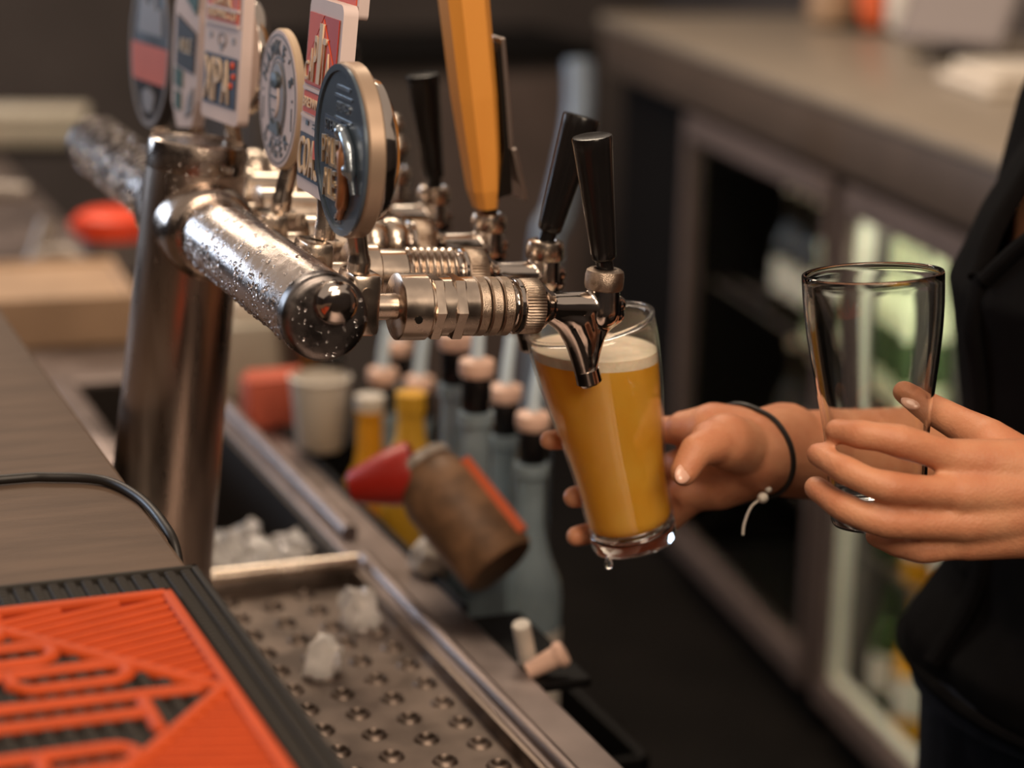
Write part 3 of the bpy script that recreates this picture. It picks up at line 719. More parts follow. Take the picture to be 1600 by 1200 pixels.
b = new(); tube(b, [mx @ V(p) for p in smooth_path([(0.008, .006, .002), (0.015, -.004, .004), (0.017, -.016, .004), (0.013, -.030, .0035), (0.003, -.041, .002)], 5)], [.0025] * 3 + [.0042] * 14 + [.0025] * 4, 10); obj('relief_figure', b, 'copper', t, label='copper coloured raised figure')
b = new(); tube(b, [mx @ V(p) for p in smooth_path([(0.006, .014, .002), (0.016, .012, .004), (0.026, .004, .004), (0.030, -.010, .004), (0.033, -.022, .003)], 5)], [.002] * 4 + [.0036] * 12 + [.002] * 5, 10); ball(b, mx @ V((0.010, .013, .004)), .0048, 2); ball(b, mx @ V((0.027, -.008, .0045)), .0045, 2); obj('relief_figure', b, 'pewter', t, label='silvery raised figure')
b = new(); b.from_mesh(text('4.5%', 0.0072, mx @ T(-0.004, -0.0435, .0012), .0004)); obj('lettering', b, 'greytxt', t, smooth=False)
stem(t, mx, foot, -R_)
# second: tall white plate with red triangle logo
def logo_panel(t, mx, yb, w_, h, hdr=True):
    """orange-red field with the triangle of letters, y from yb up"""
    b = new(); prism(b, [(-w_/2, yb), (w_/2, yb), (w_/2, yb + h), (-w_/2, yb + h)], .0004, .0010, mx); t = obj('logo_field', b, 'bdark', t, smooth=False, label='dark red logo field')
    b = new(); prism(b, [(-w_/2, yb + h * .30), (-w_/2, yb + h), (0, yb + h)], .0006, .0014, mx); obj('logo_corner', b, 'bred', t, smooth=False, label='orange red corner')
    b = new(); prism(b, [(-w_/2, yb + .001), (w_/2, yb + .001), (w_/2, yb + h * .28), (0, yb + h * .95), (-w_/2, yb + h * .28)], .0007, .0016, mx); obj('logo_triangle', b, 'bred', t, smooth=False)
    b = new(); n = 7; L_ = w_ * .98 / n; bxs = []
    for k in range(n):
        x0 = -w_ * .49 + k * L_; xc = abs(x0 + L_ / 2); y1 = yb + h * .93 - xc / (w_ / 2) * h * .66 - .002
        bxs.append((x0 + L_ * .1, x0 + L_ * .9, yb + .003, y1))
    fit_letters(b, 'CAPITAL', bxs, .0009, .0018, mx); obj('lettering', b, 'cream', t, smooth=False, label='pale raised letters in a triangle')
t, mx, c, foot = badge('tap_badge', 'tall white rectangular badge with red triangle logo, second from the near end', 499, 158, 1.383, 0, radians(5))
W_, HB, HT = 0.074, -0.063, 0.066
b = new(); prism(b, [(x, y + (HB + HT) / 2) for x, y in rrect(W_, HT - HB, .007)], -0.010, 0, mx); obj('body', b, 'white', t, label='white plate')
b = new(); prism(b, [(x - .002, y + HT + .026) for x, y in rrect(W_ * .98, .070, .004)], -0.0175, -0.0105, mx); obj('header', b, 'white', t)
b = new(); prism(b, [(x - .002, y + HT + .020) for x, y in rrect(W_ * .86, .044, .002)], -0.0108, -0.0098, mx); obj('header_field', b, 'bred', t, smooth=False)
b = new(); b.from_mesh(text('CAPITAL', .013, mx @ T(0.002, HT + .010, -.0094) @ S(.95, 1, 1), .0004)); obj('lettering', b, 'cream', t, smooth=False)
logo_panel(t, mx, 0.008, .064, .048)
b = new(); prism(b, [(-.032, -.0105), (.032, -.0105), (.032, .0035), (-.032, .0035)], .0004, .0012, mx); obj('lower_band', b, 'bred', t, smooth=False)
b = new(); b.from_mesh(text('BREWING CO', .0096, mx @ T(0, -.0038, .0016), .0006)); obj('lettering', b, 'cream', t, smooth=False)
b = new(); box(b, .066, .0022, .002, mx @ T(0, .0058, .001)); box(b, .066, .0022, .002, mx @ T(0, -.0128, .001)); obj('divider', b, 'white', t, smooth=False)
b = new(); tube(b, [mx @ V((x, -.0165 - abs(x) * .08, .0004)) for x in (-.009, -.005, 0, .005, .009)], .0005, 5); box(b, .024, .0007, .0006, mx @ T(0.002, -.0195, .0004)); box(b, .006, .0012, .0006, mx @ T(0.002, -.0215, .0004)); box(b, .006, .003, .0006, mx @ T(-.022, -.0175, .0004)); obj('small_print', b, 'ink', t, smooth=False, kind='stuff')
b = new(); prism(b, [(-.034, -.0545), (.034, -.0545), (.034, -.0245), (-.034, -.0245)], .0002, .0009, mx); nf = obj('name_field', b, 'navy', t, smooth=False, label='navy name field')
b = new(); fit_letters(b, 'COAST', [(-.032 + .0128 * k, -.032 + .0128 * k + .0112, -.052, -.0268) for k in range(5)], .0009, .0014, mx); obj('lettering', b, 'cream', nf, smooth=False, label='large pale letters')
b = new(); prism(b, [(.004, -.038), (.011, -.038), (.011, -.026), (.004, -.026)], .0016, .0030, mx); obj('name_mark', b, 'bred', t, smooth=False, label='red mark over the letters')
stem(t, mx, foot, HB)
# third: white round badge
t, mx, c, foot = badge('tap_badge', 'round white badge with dark ring lettering and an oval portrait', 435, 155, 1.489, 0, radians(2.4))
R_ = 0.0495
b = new(); disc(b, R_, R_, -0.006, 0, mx, ed=.0008); obj('body', b, 'cream', t, label='cream edge of the badge')
b = new(); disc(b, R_ - .001, R_ - .001, 0, .0006, mx, ed=.0002); obj('face', b, 'white', t, label='off-white face')
b = new(); ring(b, R_ - .0048, R_ - .0040, R_ - .004, .0004, .0010, mx); ring(b, .0218, .0226, .030, .0004, .0010, mx); ring(b, .0192, .0198, .0265, .0004, .0010, mx); obj('ring_line', b, 'ink', t, smooth=False)
b = new(); arc_text(b, "HAWKE'S", .0355, pi / 2, radians(21.5), .0155, .0004, .0010, mx); obj('lettering', b, 'ink', t, smooth=False)
b = new(); arc_text(b, 'LAGER', .0365, -pi / 2, radians(21), .0155, .0004, .0010, mx, inward=True); obj('lettering', b, 'ink', t, smooth=False)
b = new()
for s in (-1, 1): box(b, .0014, .016, .0006, mx @ T(s * .036, -.010, .0008)); box(b, .002, .002, .0006, mx @ T(s * .037, .003, .0008))
obj('small_print', b, 'ink', t, smooth=False, kind='stuff')
b = new(); lathe(b, [(.0188, .0005), (.0180, .0016), (.010, .0022), (0, .0024)], 32, mx @ S(1, 1.38, 1)); obj('portrait_oval', b, 'greytxt', t, label='grey portrait oval')
b = new()   # plain head-and-shoulders: face, hair, eyes, collar
lathe(b, [(.0095, .002), (.0088, .0032), (0, .0038)], 24, mx @ T(0, .001, 0) @ S(1, 1.5, 1)); obj('portrait_face', b, 'white', t)
b = new(); lathe(b, [(.0100, .002), (.0088, .0046), (0, .0054)], 24, mx @ T(0.001, .0135, 0) @ S(1.0, .62, 1)); box(b, .006, .0014, .001, mx @ T(-.0038, .002, .0040)); box(b, .006, .0014, .001, mx @ T(.0038, .002, .0040)); box(b, .006, .001, .001, mx @ T(0, -.0075, .0038)); prism(b, [(-.012, -.0235), (.012, -.0235), (.008, -.0145), (0, -.018), (-.008, -.0145)], .002, .0036, mx); obj('portrait_marks', b, 'ink', t, smooth=False)
stem(t, mx, foot, -R_)
# fourth: tall white plate, dark blue XPA field
t, mx, c, foot = badge('tap_badge', 'tall white rectangular badge with dark blue XPA field behind the column top', 348, 60, 1.600, radians(8), radians(4))
HB, HT = -0.062, 0.066
b = new(); prism(b, [(x, y + (HB + HT) / 2) for x, y in rrect(.072, HT - HB, .006)], -0.009, 0, mx); obj('body', b, 'white', t, label='white plate')
b = new(); lathe(b, [(0.046, -0.009), (0.047, -0.014), (0.044, -0.020), (0.03, -0.024), (0, -0.025)], 48, mx @ T(.004, -.012, 0)); obj('back_housing', b, 'faucet', t, label='polished round housing')
logo_panel(t, mx, 0.036, .060, .028)
b = new(); prism(b, [(-.030, .0125), (.030, .0125), (.030, .0320), (-.030, .0320)], .0004, .0012, mx); obj('lower_band', b, 'salmon', t, smooth=False)
b = new(); b.from_mesh(text('CAPITAL', .0095, mx @ T(0, .0268, .0016), .0006)); b.from_mesh(text('BREWING CO', .0085, mx @ T(0, .0175, .0016) @ S(1, 1.1, 1), .0006)); obj('lettering', b, 'cream', t, smooth=False)
b = new(); box(b, .062, .0022, .002, mx @ T(0, .034, .001)); box(b, .062, .0022, .002, mx @ T(0, .0222, .001)); box(b, .062, .0022, .002, mx @ T(0, .0108, .001)); obj('divider', b, 'white', t, smooth=False)
b = new(); ring(b, .0065, .0075, .0055, .0002, .0008, mx @ T(0, -.001, 0), 20); box(b, .004, .006, .0006, mx @ T(0, -.006, .0004)); box(b, .005, .004, .0006, mx @ T(-.022, .001, .0004)); box(b, .005, .004, .0006, mx @ T(.022, .000, .0004)); obj('small_print', b, 'greytxt', t, smooth=False, kind='stuff')
b = new(); prism(b, [(-.031, -.0500), (.031, -.0500), (.031, -.0125), (-.031, -.0125)], .0002, .0009, mx); nf = obj('name_field', b, 'navy', t, smooth=False, label='navy name field')
b = new(); fit_letters(b, 'XPA', [(-.029, -.012, -.0475, -.015), (-.010, .004, -.0475, -.015), (.006, .020, -.0475, -.015)], .0009, .0014, mx); obj('lettering', b, 'cream', nf, smooth=False, label='large pale letters XPA')
b = new(); 
for (x, y, s) in ((.0235, -.018, .0036), (.026, -.026, .003), (.022, -.033, .003)): lathe(b, [(s, .0006), (s * .5, .0022), (0, .0026)], 8, mx @ T(x, y, 0))
obj('hop_mark', b, 'bred', t, smooth=False, kind='stuff', label='small red marks')
stem(t, mx, foot, HB)
# fifth: white and green shield shape
t, mx, c, foot = badge('tap_badge', 'narrow white badge with dark green panels beside the black oval badge', 290, 92, 1.700, radians(8), radians(3))
sh = [(.026, .078), (.030, .060), (.026, .040), (.028, .0), (.026, -.030), (.016, -.052), (-.014, -.056), (-.027, -.036), (-.028, .0), (-.026, .040), (-.022, .050), (-.010, .062), (-.004, .085), (.012, .090)]
b = new(); prism(b, sh, -.010, 0, mx); obj('body', b, 'white', t, smooth=False, label='white shaped plate')
b = new(); prism(b, [(.024, .074), (.026, .058), (.022, .036), (-.004, .050), (.0, .078), (.012, .084)], .0004, .0012, mx); obj('green_panel', b, 'green', t, smooth=False)
b = new(); prism(b, [(-.018, -.006), (.020, -.010), (.022, .022), (-.018, .034)], .0004, .0012, mx); nf = obj('name_field', b, 'charcoal', t, smooth=False)
b = new(); b.from_mesh(text('ALE', .016, mx @ T(0.002, .010, .0016), .0005)); obj('lettering', b, 'gold', t, smooth=False)
b = new(); prism(b, [(-.020, -.022), (-.004, -.024), (-.004, -.010), (-.020, -.008)], .0004, .0012, mx); prism(b, [(-.018, -.040), (-.006, -.042), (-.006, -.028), (-.018, -.026)], .0004, .0012, mx); obj('green_panel', b, 'green', t, smooth=False)
b = new(); prism(b, [(.004, -.046), (.018, -.040), (.020, -.020), (.008, -.030)], .0004, .0012, mx); obj('grey_panel', b, 'greytxt', t, smooth=False)
stem(t, mx, foot, -.056, .007)
# sixth: black oval with salmon band
t, mx, c, foot = badge('tap_badge', 'tall black oval badge with a salmon band, farthest on the tower', 235, 72, 1.812, radians(7), radians(3))
b = new(); disc(b, .049, .069, -.012, 0, mx, ed=.0012); obj('body', b, 'charcoal', t)
b = new(); ring(b, .0445, .0475, .067, .0002, .0012, mx); obj('rim', b, 'greytxt', t)
b = new(); N_ = 14; yA_, yB_ = -.030, .0005
xa = lambda y: .0435 * sqrt(max(0, 1 - (y / .0615) ** 2))
prism(b, [(-xa(yA_ + (yB_ - yA_) * k / N_), yA_ + (yB_ - yA_) * k / N_) for k in range(N_ + 1)][::-1] + [(xa(yA_ + (yB_ - yA_) * k / N_), yA_ + (yB_ - yA_) * k / N_) for k in range(N_ + 1)], .0003, .0012, mx); obj('band', b, 'salmon', t, smooth=False, label='salmon coloured band')
b = new(); prism(b, [(-.030, .010), (.030, .010), (.028, .034), (.014, .030), (.010, .048), (.002, .034), (-.012, .036), (-.018, .052), (-.026, .036)], .0003, .0012, mx); obj('emblem', b, 'greytxt', t, smooth=False, label='grey crown shaped emblem'); b = new(); prism(b, [(-.010, -.055), (.010, -.055), (.016, -.040), (0, -.034), (-.016, -.040)], .0003, .0012, mx); obj('emblem', b, 'greytxt', t, smooth=False, label='small grey emblem below the band')
stem(t, mx, foot, -.069, .007)

# ------------------------------------------------------------------ the two pint glasses
GL = 0.164
GPROF = [(0.0300, 0.0), (0.0306, 0.004), (0.0312, 0.016), (0.0320, 0.036), (0.0334, 0.058), (0.0360, 0.078), (0.0392, 0.098), (0.0422, 0.118), (0.0440, 0.136), (0.0449, 0.152), (0.0449, GL)]
def interp(prof, z):
    for (r0, z0), (r1, z1) in zip(prof[:-1], prof[1:]):
        if z0 <= z <= z1: return r0 + (r1 - r0) * (z - z0) / (z1 - z0)
    return prof[-1][0]
def gsmooth(z):  # smoothed outer radius
    return sum(interp(GPROF, max(0, min(GL, z + d))) for d in (-.010, -.005, 0, .005, .010)) / 5
WALL = 0.0018
def glass_bm():
    bm = new()
    out = [(0.0, 0.0012), (0.022, 0.0008), (0.0265, 0.0), (0.0292, 0.0008), (0.0303, 0.003)] + [(gsmooth(0.006 + 0.004 * k), 0.006 + 0.004 * k) for k in range(39)] 
    out += [(0.0449, GL - 0.0012), (0.0443, GL), (0.0432, GL), (0.0427, GL - 0.0012)]
    inn = [(gsmooth(z) - WALL, z) for z in [GL - 0.006 - 0.004 * k for k in range(35)] if z > 0.017]
    inn += [(0.027, 0.0155), (0.022, 0.0135), (0.012, 0.0126), (0.0, 0.0124)]
    return lathe(bm, out + inn, 72)
def axis_matrix(topc, botc):
    d = (topc - botc).normalized(); return align(topc - d * GL, topc)
# full glass
MB_ = axis_matrix(at(922, 508, 1.497), at(994, 857, 1.545))
t = thing('pint_glass', 'tilted pint glass full of golden beer under the nearest tap', 'glass', MB_.translation, world=True)
b = new(); ow = [(gsmooth(0.014 + 0.004 * k), 0.014 + 0.004 * k) for k in range(37)] + [(0.0449, GL - 0.0012), (0.0427, GL - 0.0012)]
iw = [(gsmooth(z) - WALL, z) for z in [GL - 0.006 - 0.004 * k for k in range(36)] if z > 0.0145]
lathe(b, ow + iw, 72, MB_, closed=True); obj('glass', b, 'thin_glass', t, sharp=None)
b = new(); lathe(b, [(.0438 + .0017 * cos(2 * pi * k / 12), GL + .0008 + .0017 * sin(2 * pi * k / 12)) for k in range(12)], 72, MB_, closed=True); obj('rim', b, 'glass', t, sharp=None, label='rounded clear rim')
b = new(); lathe(b, [(0.0, 0.0012), (0.022, 0.0008), (0.0265, 0.0), (0.0292, 0.0008), (0.0303, 0.003), (gsmooth(.008), 0.008), (gsmooth(.0138), 0.0138), (gsmooth(.0138) - WALL, .0139), (0.022, 0.0128), (0.012, 0.0125), (0.0, 0.0124)], 72, MB_); obj('glass_base', b, 'glass', t, sharp=None, label='thick clear glass base')
LEVEL = at(940, 590, 1.452).z; FOAM = 0.0075
def liquid(z_lo, z_hi, inset):
    bm = new(); pr = [(0.0, 0.0128), (0.012, 0.0130), (0.022, 0.0140), (0.0268, 0.0160)] + [(gsmooth(z) - WALL - inset, z) for z in [0.020 + 0.004 * k for k in range(36)]] + [(0.0, GL - 0.002)]
    lathe(bm, pr, 72, MB_)
    bmesh.ops.recalc_face_normals(bm, faces=bm.faces[:])
    for z, sgn in ((z_hi, 1), (z_lo, -1)):
        if z is None: continue
        r = bmesh.ops.bisect_plane(bm, geom=bm.verts[:] + bm.edges[:] + bm.faces[:], plane_co=(0, 0, z), plane_no=(0, 0, sgn), clear_outer=True)
        es = [e for e in r['geom_cut'] if isinstance(e, bmesh.types.BMEdge)]
        bmesh.ops.holes_fill(bm, edges=es, sides=0)
    return bm
obj('beer', liquid(None, LEVEL, 0.00025), 'beer', t, sharp=50)
obj('foam', liquid(LEVEL + .0001, LEVEL + FOAM, 0.0003), 'foam', t, sharp=50)
b = new(); q = MB_ @ V((0, 0, 0)); e = at(951, 880, 1.515)
lathe(b, [(0.0, -0.0042), (0.0022, -0.0036), (0.0031, -0.0015), (0.0028, 0.0010), (0.0016, 0.0040), (0.0, 0.0062)], 20, T(e)); obj('hanging_drop', b, 'water', t)
# empty glass
ME_ = axis_matrix(at(1364, 425, 1.375), at(1372, 800, 1.405))
t = thing('pint_glass', 'empty clear pint glass held upright in front of the black shirt', 'glass', ME_.translation, world=True)
b = glass_bm(); bmesh.ops.transform(b, matrix=ME_, verts=b.verts); obj('glass', b, 'glass', t, sharp=None)

# ------------------------------------------------------------------ back bar: stone top over two glass-door fridges
TH = radians(8); BB = T(1.8, 3.3, 0) @ Rz(-TH)          # local x = away from the aisle, local y = along the back bar
t = thing('back_counter', 'thick stone topped back counter behind the bartender', 'counter', (1.8, 3.3, 0), (0, 0, -TH))
b = new(); bx(b, 0.0, 0.75, -1.9, 1.08, 1.085, 1.105, 0.004); obj('counter_top', b, 'backtop', t)
b = new(); bx(b, 0.004, 0.74, -1.89, 1.075, 0.990, 1.085, 0.003); obj('counter_edge', b, 'backface', t, label='brown front edge under the stone top')
b = new(); bx(b, 0.06, 0.72, -1.88, -1.12, 0.0, 0.99); obj('end_panel', b, 'fbody', t, smooth=False)
b = new(); bx(b, 0.06, 0.72, 0.52, 1.07, 0.0, 0.99); obj('end_panel', b, 'fbody', t, smooth=False, label='black end panel beside the fridges')
def fridge(y0, y1, label, lit):
    t = thing('bar_fridge', label, 'fridge', (1.8, 3.3, 0), (0, 0, -TH), 'glass door fridges under the back counter')
    W = y1 - y0; z0, z1 = 0.09, 0.972
    b = new(); bx(b, 0.05, 0.62, y0, y0 + .02, 0.04, 0.985); bx(b, 0.05, 0.62, y1 - .02, y1, 0.04, 0.985); bx(b, 0.60, 0.62, y0 + .02, y1 - .02, .04, .985); bx(b, 0.05, 0.60, y0 + .02, y1 - .02, .965, .985); bx(b, 0.05, 0.60, y0 + .02, y1 - .02, .0, .09)
    obj('cabinet_shell', b, 'fbody', t, smooth=False)
    b = new(); fw_ = 0.030
    bx(b, 0.010, 0.048, y0 + .004, y0 + fw_, z0, z1, .004); bx(b, 0.010, 0.048, y1 - fw_, y1 - .004, z0, z1, .004); bx(b, .010, .048, y0 + fw_, y1 - fw_, z1 - .045, z1, .004); bx(b, .010, .048, y0 + fw_, y1 - fw_, z0, z0 + .045, .004)
    df = obj('door_frame', b, 'frame', t, smooth=False, label='grey metal door frame')
    b = new(); bx(b, .026, .032, y0 + fw_ - .004, y1 - fw_ + .004, z0 + .04, z1 - .04); obj('door_glass', b, 'fglass', df, smooth=False)
    for z in (0.36, 0.64):
        b = new()
        for k in range(12): tube(b, [(.08 + .042 * k, y0 + .022, z), (.08 + .042 * k, y1 - .022, z)], .003, 6)
        obj('wire_shelf', b, 'frame', t)
    if not lit:
        b = new(); bx(b, .056, .075, y0 + .05, y1 - .05, .950, .963, .003); obj('light_strip', b, 'fill_dim', t, smooth=False)  # added glow in an otherwise dark fridge, brightens its pale bottle
    if lit:
        b = new(); bx(b, .056, .074, y0 + .024, y0 + .042, .16, .90, .003); bx(b, .056, .085, y0 + .05, y1 - .05, .950, .963, .003); obj('light_strip', b, 'led', t, smooth=False)
        b = new(); bx(b, .06, .599, y1 - .026, y1 - .021, .10, .955); obj('side_liner', b, 'greyplastic', t, smooth=False, label='grey inner lining')
        b = new(); bx(b, .033, .056, y1 - fw_ - .003, y1 - fw_, z0 + .045, z1 - .045); bx(b, .033, .056, y0 + fw_, y1 - fw_ - .003, z0 + .045, z0 + .048); obj('lit_edge', b, 'label_w', t, smooth=False, label='pale strips standing in for fridge light on the inner frame')  # fridge light on the frame's inner faces, put in as pale plates
    return t
fridge(-0.27, 0.50, 'dim glass door fridge left of the empty glass', False)
fridge(-1.10, -0.31, 'lit glass door fridge behind the empty glass and the bartender', True)
def bottle_prof(r, h, neck_r, neck_h): return [(r * .9, 0), (r, .006), (r, h - neck_h - .05), (r * .9, h - neck_h - .03), (r * .5, h - neck_h - .008), (neck_r, h - neck_h + .01), (neck_r * .92, h - .012), (neck_r * 1.1, h - .010), (neck_r * 1.1, h), (0, h)]
def put_bottle(s, n, z, r, h, m_, name, label, group, capm=None):
    t = thing(name, label, 'bottle', BB @ V((n, s, z)), (0, 0, rnd.uniform(0, 6)), group)
    b = new(); lathe(b, bottle_prof(r, h, r * .38, h * .28), 24); obj('body', b, m_, t)
    b = new(); lathe(b, [(r * .46, h - .004), (r * .46, h + .008), (0, h + .009)], 20); obj('cap', b, capm or 'gold', t)
    b = new(); lathe(b, [(r * 1.01, h * .18), (r * 1.01, h * .45)], 24, caps=False); obj('label_band', b, 'label_w' if m_ != 'bottle_pale' else 'bottle_green', t)
    return t
BBI = BB.inverted()
def in_fridge(u, v, n):
    """where the sight line meets the plane n metres behind the door line; returns (s, z)"""
    o_ = BBI @ CAM; d_ = BBI.to_3x3() @ ray(u, v); k_ = (n - o_.x) / d_.x; p_ = o_ + d_ * k_; return p_.y, p_.z
for k, (u, v, n, r, lab) in enumerate(((1291, 376, .100, .028, 'pale bottle in the dim fridge beside its door edge'), (1412, 350, .090, .031, 'pale glowing bottle in the lit fridge nearest its door jamb'), (1440, 358, .092, .028, 'pale glowing bottle in the lit fridge, middle one of the top shelf'), (1470, 372, .094, .029, 'pale glowing bottle in the lit fridge closest to the black shirt'))):
    s_, z_ = in_fridge(u, v, n); put_bottle(s_, n, 0.643, r, z_ - .643 - .009, 'bottle_pale', 'bottle', lab, 'pale bottles in the fridges', 'bottle_pale')
for k, (u, n, m_, lab) in enumerate(((1395, .11, 'bottle_green', 'green bottle on the middle shelf of the lit fridge, left of the amber one'), (1440, .11, 'bottle_amber', 'amber bottle on the middle shelf of the lit fridge'), (1490, .11, 'bottle_amber', 'amber bottle on the middle shelf, mostly hidden by the shirt'))):
    s_, z_ = in_fridge(u, 900, n); put_bottle(s_, n, 0.363, .031, .25, m_, 'bottle', lab, 'coloured bottles in the lit fridge')
for k, (u, n, m_, lab) in enumerate(((1385, .11, 'bottle_green', 'green bottle on the bottom of the lit fridge, left of the amber one'), (1425, .11, 'bottle_amber', 'amber bottle on the bottom of the lit fridge beside the jeans'))):
    s_, z_ = in_fridge(u, 1100, n); put_bottle(s_, n, 0.092, .031, .25, m_, 'bottle', lab, 'coloured bottles in the lit fridge')
for k, (s, z, m_) in enumerate(((-.12, .643, 'bottle_dark'), (.06, .643, 'bottle_dark'), (.13, .643, 'bottle_dark'), (.20, .643, 'bottle_dark'), (-.16, .363, 'bottle_dark'), (-.06, .363, 'bottle_dark'), (.04, .363, 'bottle_dark'), (.14, .363, 'bottle_dark'))):
    put_bottle(s, .13, z, .031, .23, m_, 'bottle', 'dark bottle standing in the dim fridge', 'dark bottles in the dim fridge', 'cream')

# things on the back counter top
def on_top(u, v): return onz(u, v, 1.105)
p = on_top(1330, 38)
t = thing('bottle_crate', 'low dark tray with tan and orange jars on the back counter', 'tray', p, (0, 0, -TH)); p0 = p.copy()
b = new(); bx(b, -.06, .10, -.18, .10, 0, .012, .003); obj('tray_base', b, 'bottle_dark', t, smooth=False)
b = new(); bx(b, -.06, -.052, -.18, .10, .012, .035); bx(b, .092, .10, -.18, .10, .012, .035); obj('tray_wall', b, 'bottle_dark', t, smooth=False)
for (u, v, r, h, m_, lab) in ((1300, 20, .052, .13, 'tan', 'tan jar on the dark tray, leftmost'), (1362, 26, .028, .13, 'orangestripe', 'orange jar on the dark tray between the tan and white ones'), (1412, 30, .036, .13, 'label_w', 'white jar on the dark tray beside the tilted tablet')):
    q = onz(u, v, 1.105 + .03)
    t2 = thing('jar', lab, 'jar', (q.x, q.y, 1.105 + .0121), (0, 0, 0), 'jars on the back counter')
    b = new(); lathe(b, [(r * .95, 0), (r, .006), (r, h * .8), (r * .8, h * .9), (r * .78, h)], 24); obj('body', b, m_, t2)
    b = new(); lathe(b, [(r * .84, h - .004), (r * .84, h + .02), (0, h + .021)], 24); obj('lid', b, 'bottle_dark', t2)
q = on_top(1492, 92)
t = thing('tablet_stand', 'tilted tablet screen on a round dark foot on the back counter', 'tablet', (q.x, q.y, 1.105), (0, 0, radians(-60)))
b = new(); lathe(b, [(.075, 0), (.075, .008), (.06, .012), (.02, .016), (.016, .05), (0, .05)], 36); obj('foot', b, 'darkmetal', t)
b = new(); box(b, .22, .012, .17, T(.01, -0.01, .105) @ Rx(radians(-28)), .004); obj('tablet_body', b, 'lilac', t)
b = new(); box(b, .20, .002, .15, T(.01, -.0165, .108) @ Rx(radians(-28))); obj('screen', b, 'lilac', t, smooth=False)
q = on_top(1560, 140)
t = thing('folded_cloth', 'folded white cloth at the edge of the back counter', 'cloth', (q.x, q.y, 1.105), (0, 0, radians(-12)))
b = new(); box(b, .17, .24, .020, T(0.02, 0, .010), .008, 3); obj('lower_fold', b, 'cloth', t); b = new(); box(b, .15, .21, .020, T(.025, -.01, .031), .009, 3); obj('upper_fold', b, 'cloth', t)

# ------------------------------------------------------------------ far end of the bar
t = thing('storage_cabinet', 'dull grey cabinet standing at the far end of the aisle', 'cabinet', (1.15, 5.0, 0), world=True)
pA, pB = ony(700, 300, 5.0), ony(935, 300, 5.0)
zt = ony(800, 100, 5.0).z
b = new(); bx(b, pA.x - .5, pB.x, 5.0, 5.5, 0.0, zt); obj('cabinet_body', b, 'wall', t, smooth=False)
b = new(); bx(b, pA.x - .08, pA.x + .36, 4.975, 5.0, .05, zt - .03, .004); obj('door', b, 'frame', t, smooth=False)
b = new(); bx(b, pA.x - .52, pB.x + .02, 4.98, 5.5, zt, zt + .04); obj('cabinet_top', b, 'fbody', t, smooth=False)
b = new(); P = [at(u, v, 3.6) for u, v in ((905, 95), (905, 180), (888, 270), (868, 350), (850, 430))]
P.append(V((P[-1].x - .03, P[-1].y, 0.0)))
tube(b, smooth_path(P, 6), .024, 14)
tag(obj('steel_pipe', b, 'bluegrey'), 'pipe coloured like a blurred blue reflection, curving down beyond the tap handles', 'pipe')

# things on the bench beyond the tower
t = thing('tan_crate', 'shallow tan wooden crate on the bench left of the tower', 'crate', (0.47, 2.70, BZ), (0, 0, radians(-4)))
b = new(); bx(b, -.20, .085, -.115, -.105, 0.001, .062, .002); obj('front_board', b, 'tan', t, smooth=False); b = new(); bx(b, -.20, .085, .105, .115, 0.001, .062, .002); obj('back_board', b, 'tan', t, smooth=False)
for x in (-.195, .080): b = new(); bx(b, x - .005, x + .005, -.105, .105, 0.001, .062, .002); obj('end_board', b, 'tan', t, smooth=False)
b = new(); bx(b, -.19, .075, -.105, .105, .001, .010); bx(b, -.19, .075, -.105, .105, .050, .056); obj('lid_board', b, 'tan', t, smooth=False)
t = thing('sink_tap', 'dull steel sink tap with a bent spout and lever on the far bench', 'tap', onz(42, 468, BZ), world=True)
d = (t.location - CAM).dot(FW)
b = new(); P = [V(t.location)] + [at(u, v, d) for u, v in ((44, 440), (60, 400), (78, 345))]; tube(b, smooth_path(P, 5), .014, 12); obj('pillar', b, 'pipegrey', t)
b = new(); P = [at(u, v, d - .01) for u, v in ((58, 412), (85, 398), (112, 402), (140, 440), (165, 490))]; tube(b, smooth_path(P, 5), .014, 12); obj('bent_spout', b, 'pipegrey', t)
b = new(); P = [at(u, v, d + .12) for u, v in ((-30, 302), (8, 300), (44, 304))]; tube(b, P, .014, 12); obj('lever', b, 'pipegrey', t)
t = thing('lidded_jug', 'red lidded plastic jug standing on the bench beyond the tower', 'jug', onz(180, 440, BZ), world=True)
d = (t.location - CAM).dot(FW); c = V(t.location)
hgt = at(170, 345, d).z - BZ
b = new(); lathe(b, [(.036, .001), (.040, .006), (.048, hgt * .8), (.0475, hgt * .82), (.036, .012), (0, .010)], 28, T(c)); obj('body', b, 'greyplastic', t)
b = new(); lathe(b, [(.050, hgt * .80), (.052, hgt * .82), (.051, hgt * 1.15), (.040, hgt * 1.22), (0, hgt * 1.23)], 28, T(c)); box(b, .02, .02, .016, T(c + V((-.05, 0, hgt * 1.0))), .004); obj('lid', b, 'brightred', t, label='bright red lid')
b = new(); tube(b, [c + V((.045, 0, hgt * .7)), c + V((.085, 0, hgt * .6)), c + V((.08, 0, hgt * .2)), c + V((.04, 0, .02))], .007, 10); obj('handle', b, 'greyplastic', t)
q = at(70, 215, 4.1)
t = thing('cream_bin', 'long cream plastic bin at the back left beyond the bar end', 'bin', (q.x - .02, q.y, BZ + .001), (0, 0, radians(-14)))
zz = q.z - BZ - .03
b = new(); bx(b, -.118, .093, -.058, .058, 0.0, .022 + zz, .004); obj('bin_base', b, 'fbody', t, label='black base'); b = new(); bx(b, -.12, .095, -.06, .06, .022 + zz, .072 + zz, .006); obj('bin_body', b, 'creambox', t); b = new(); bx(b, -.125, .100, -.065, .065, .072 + zz, .084 + zz, .004); obj('bin_lid', b, 'creambox', t)
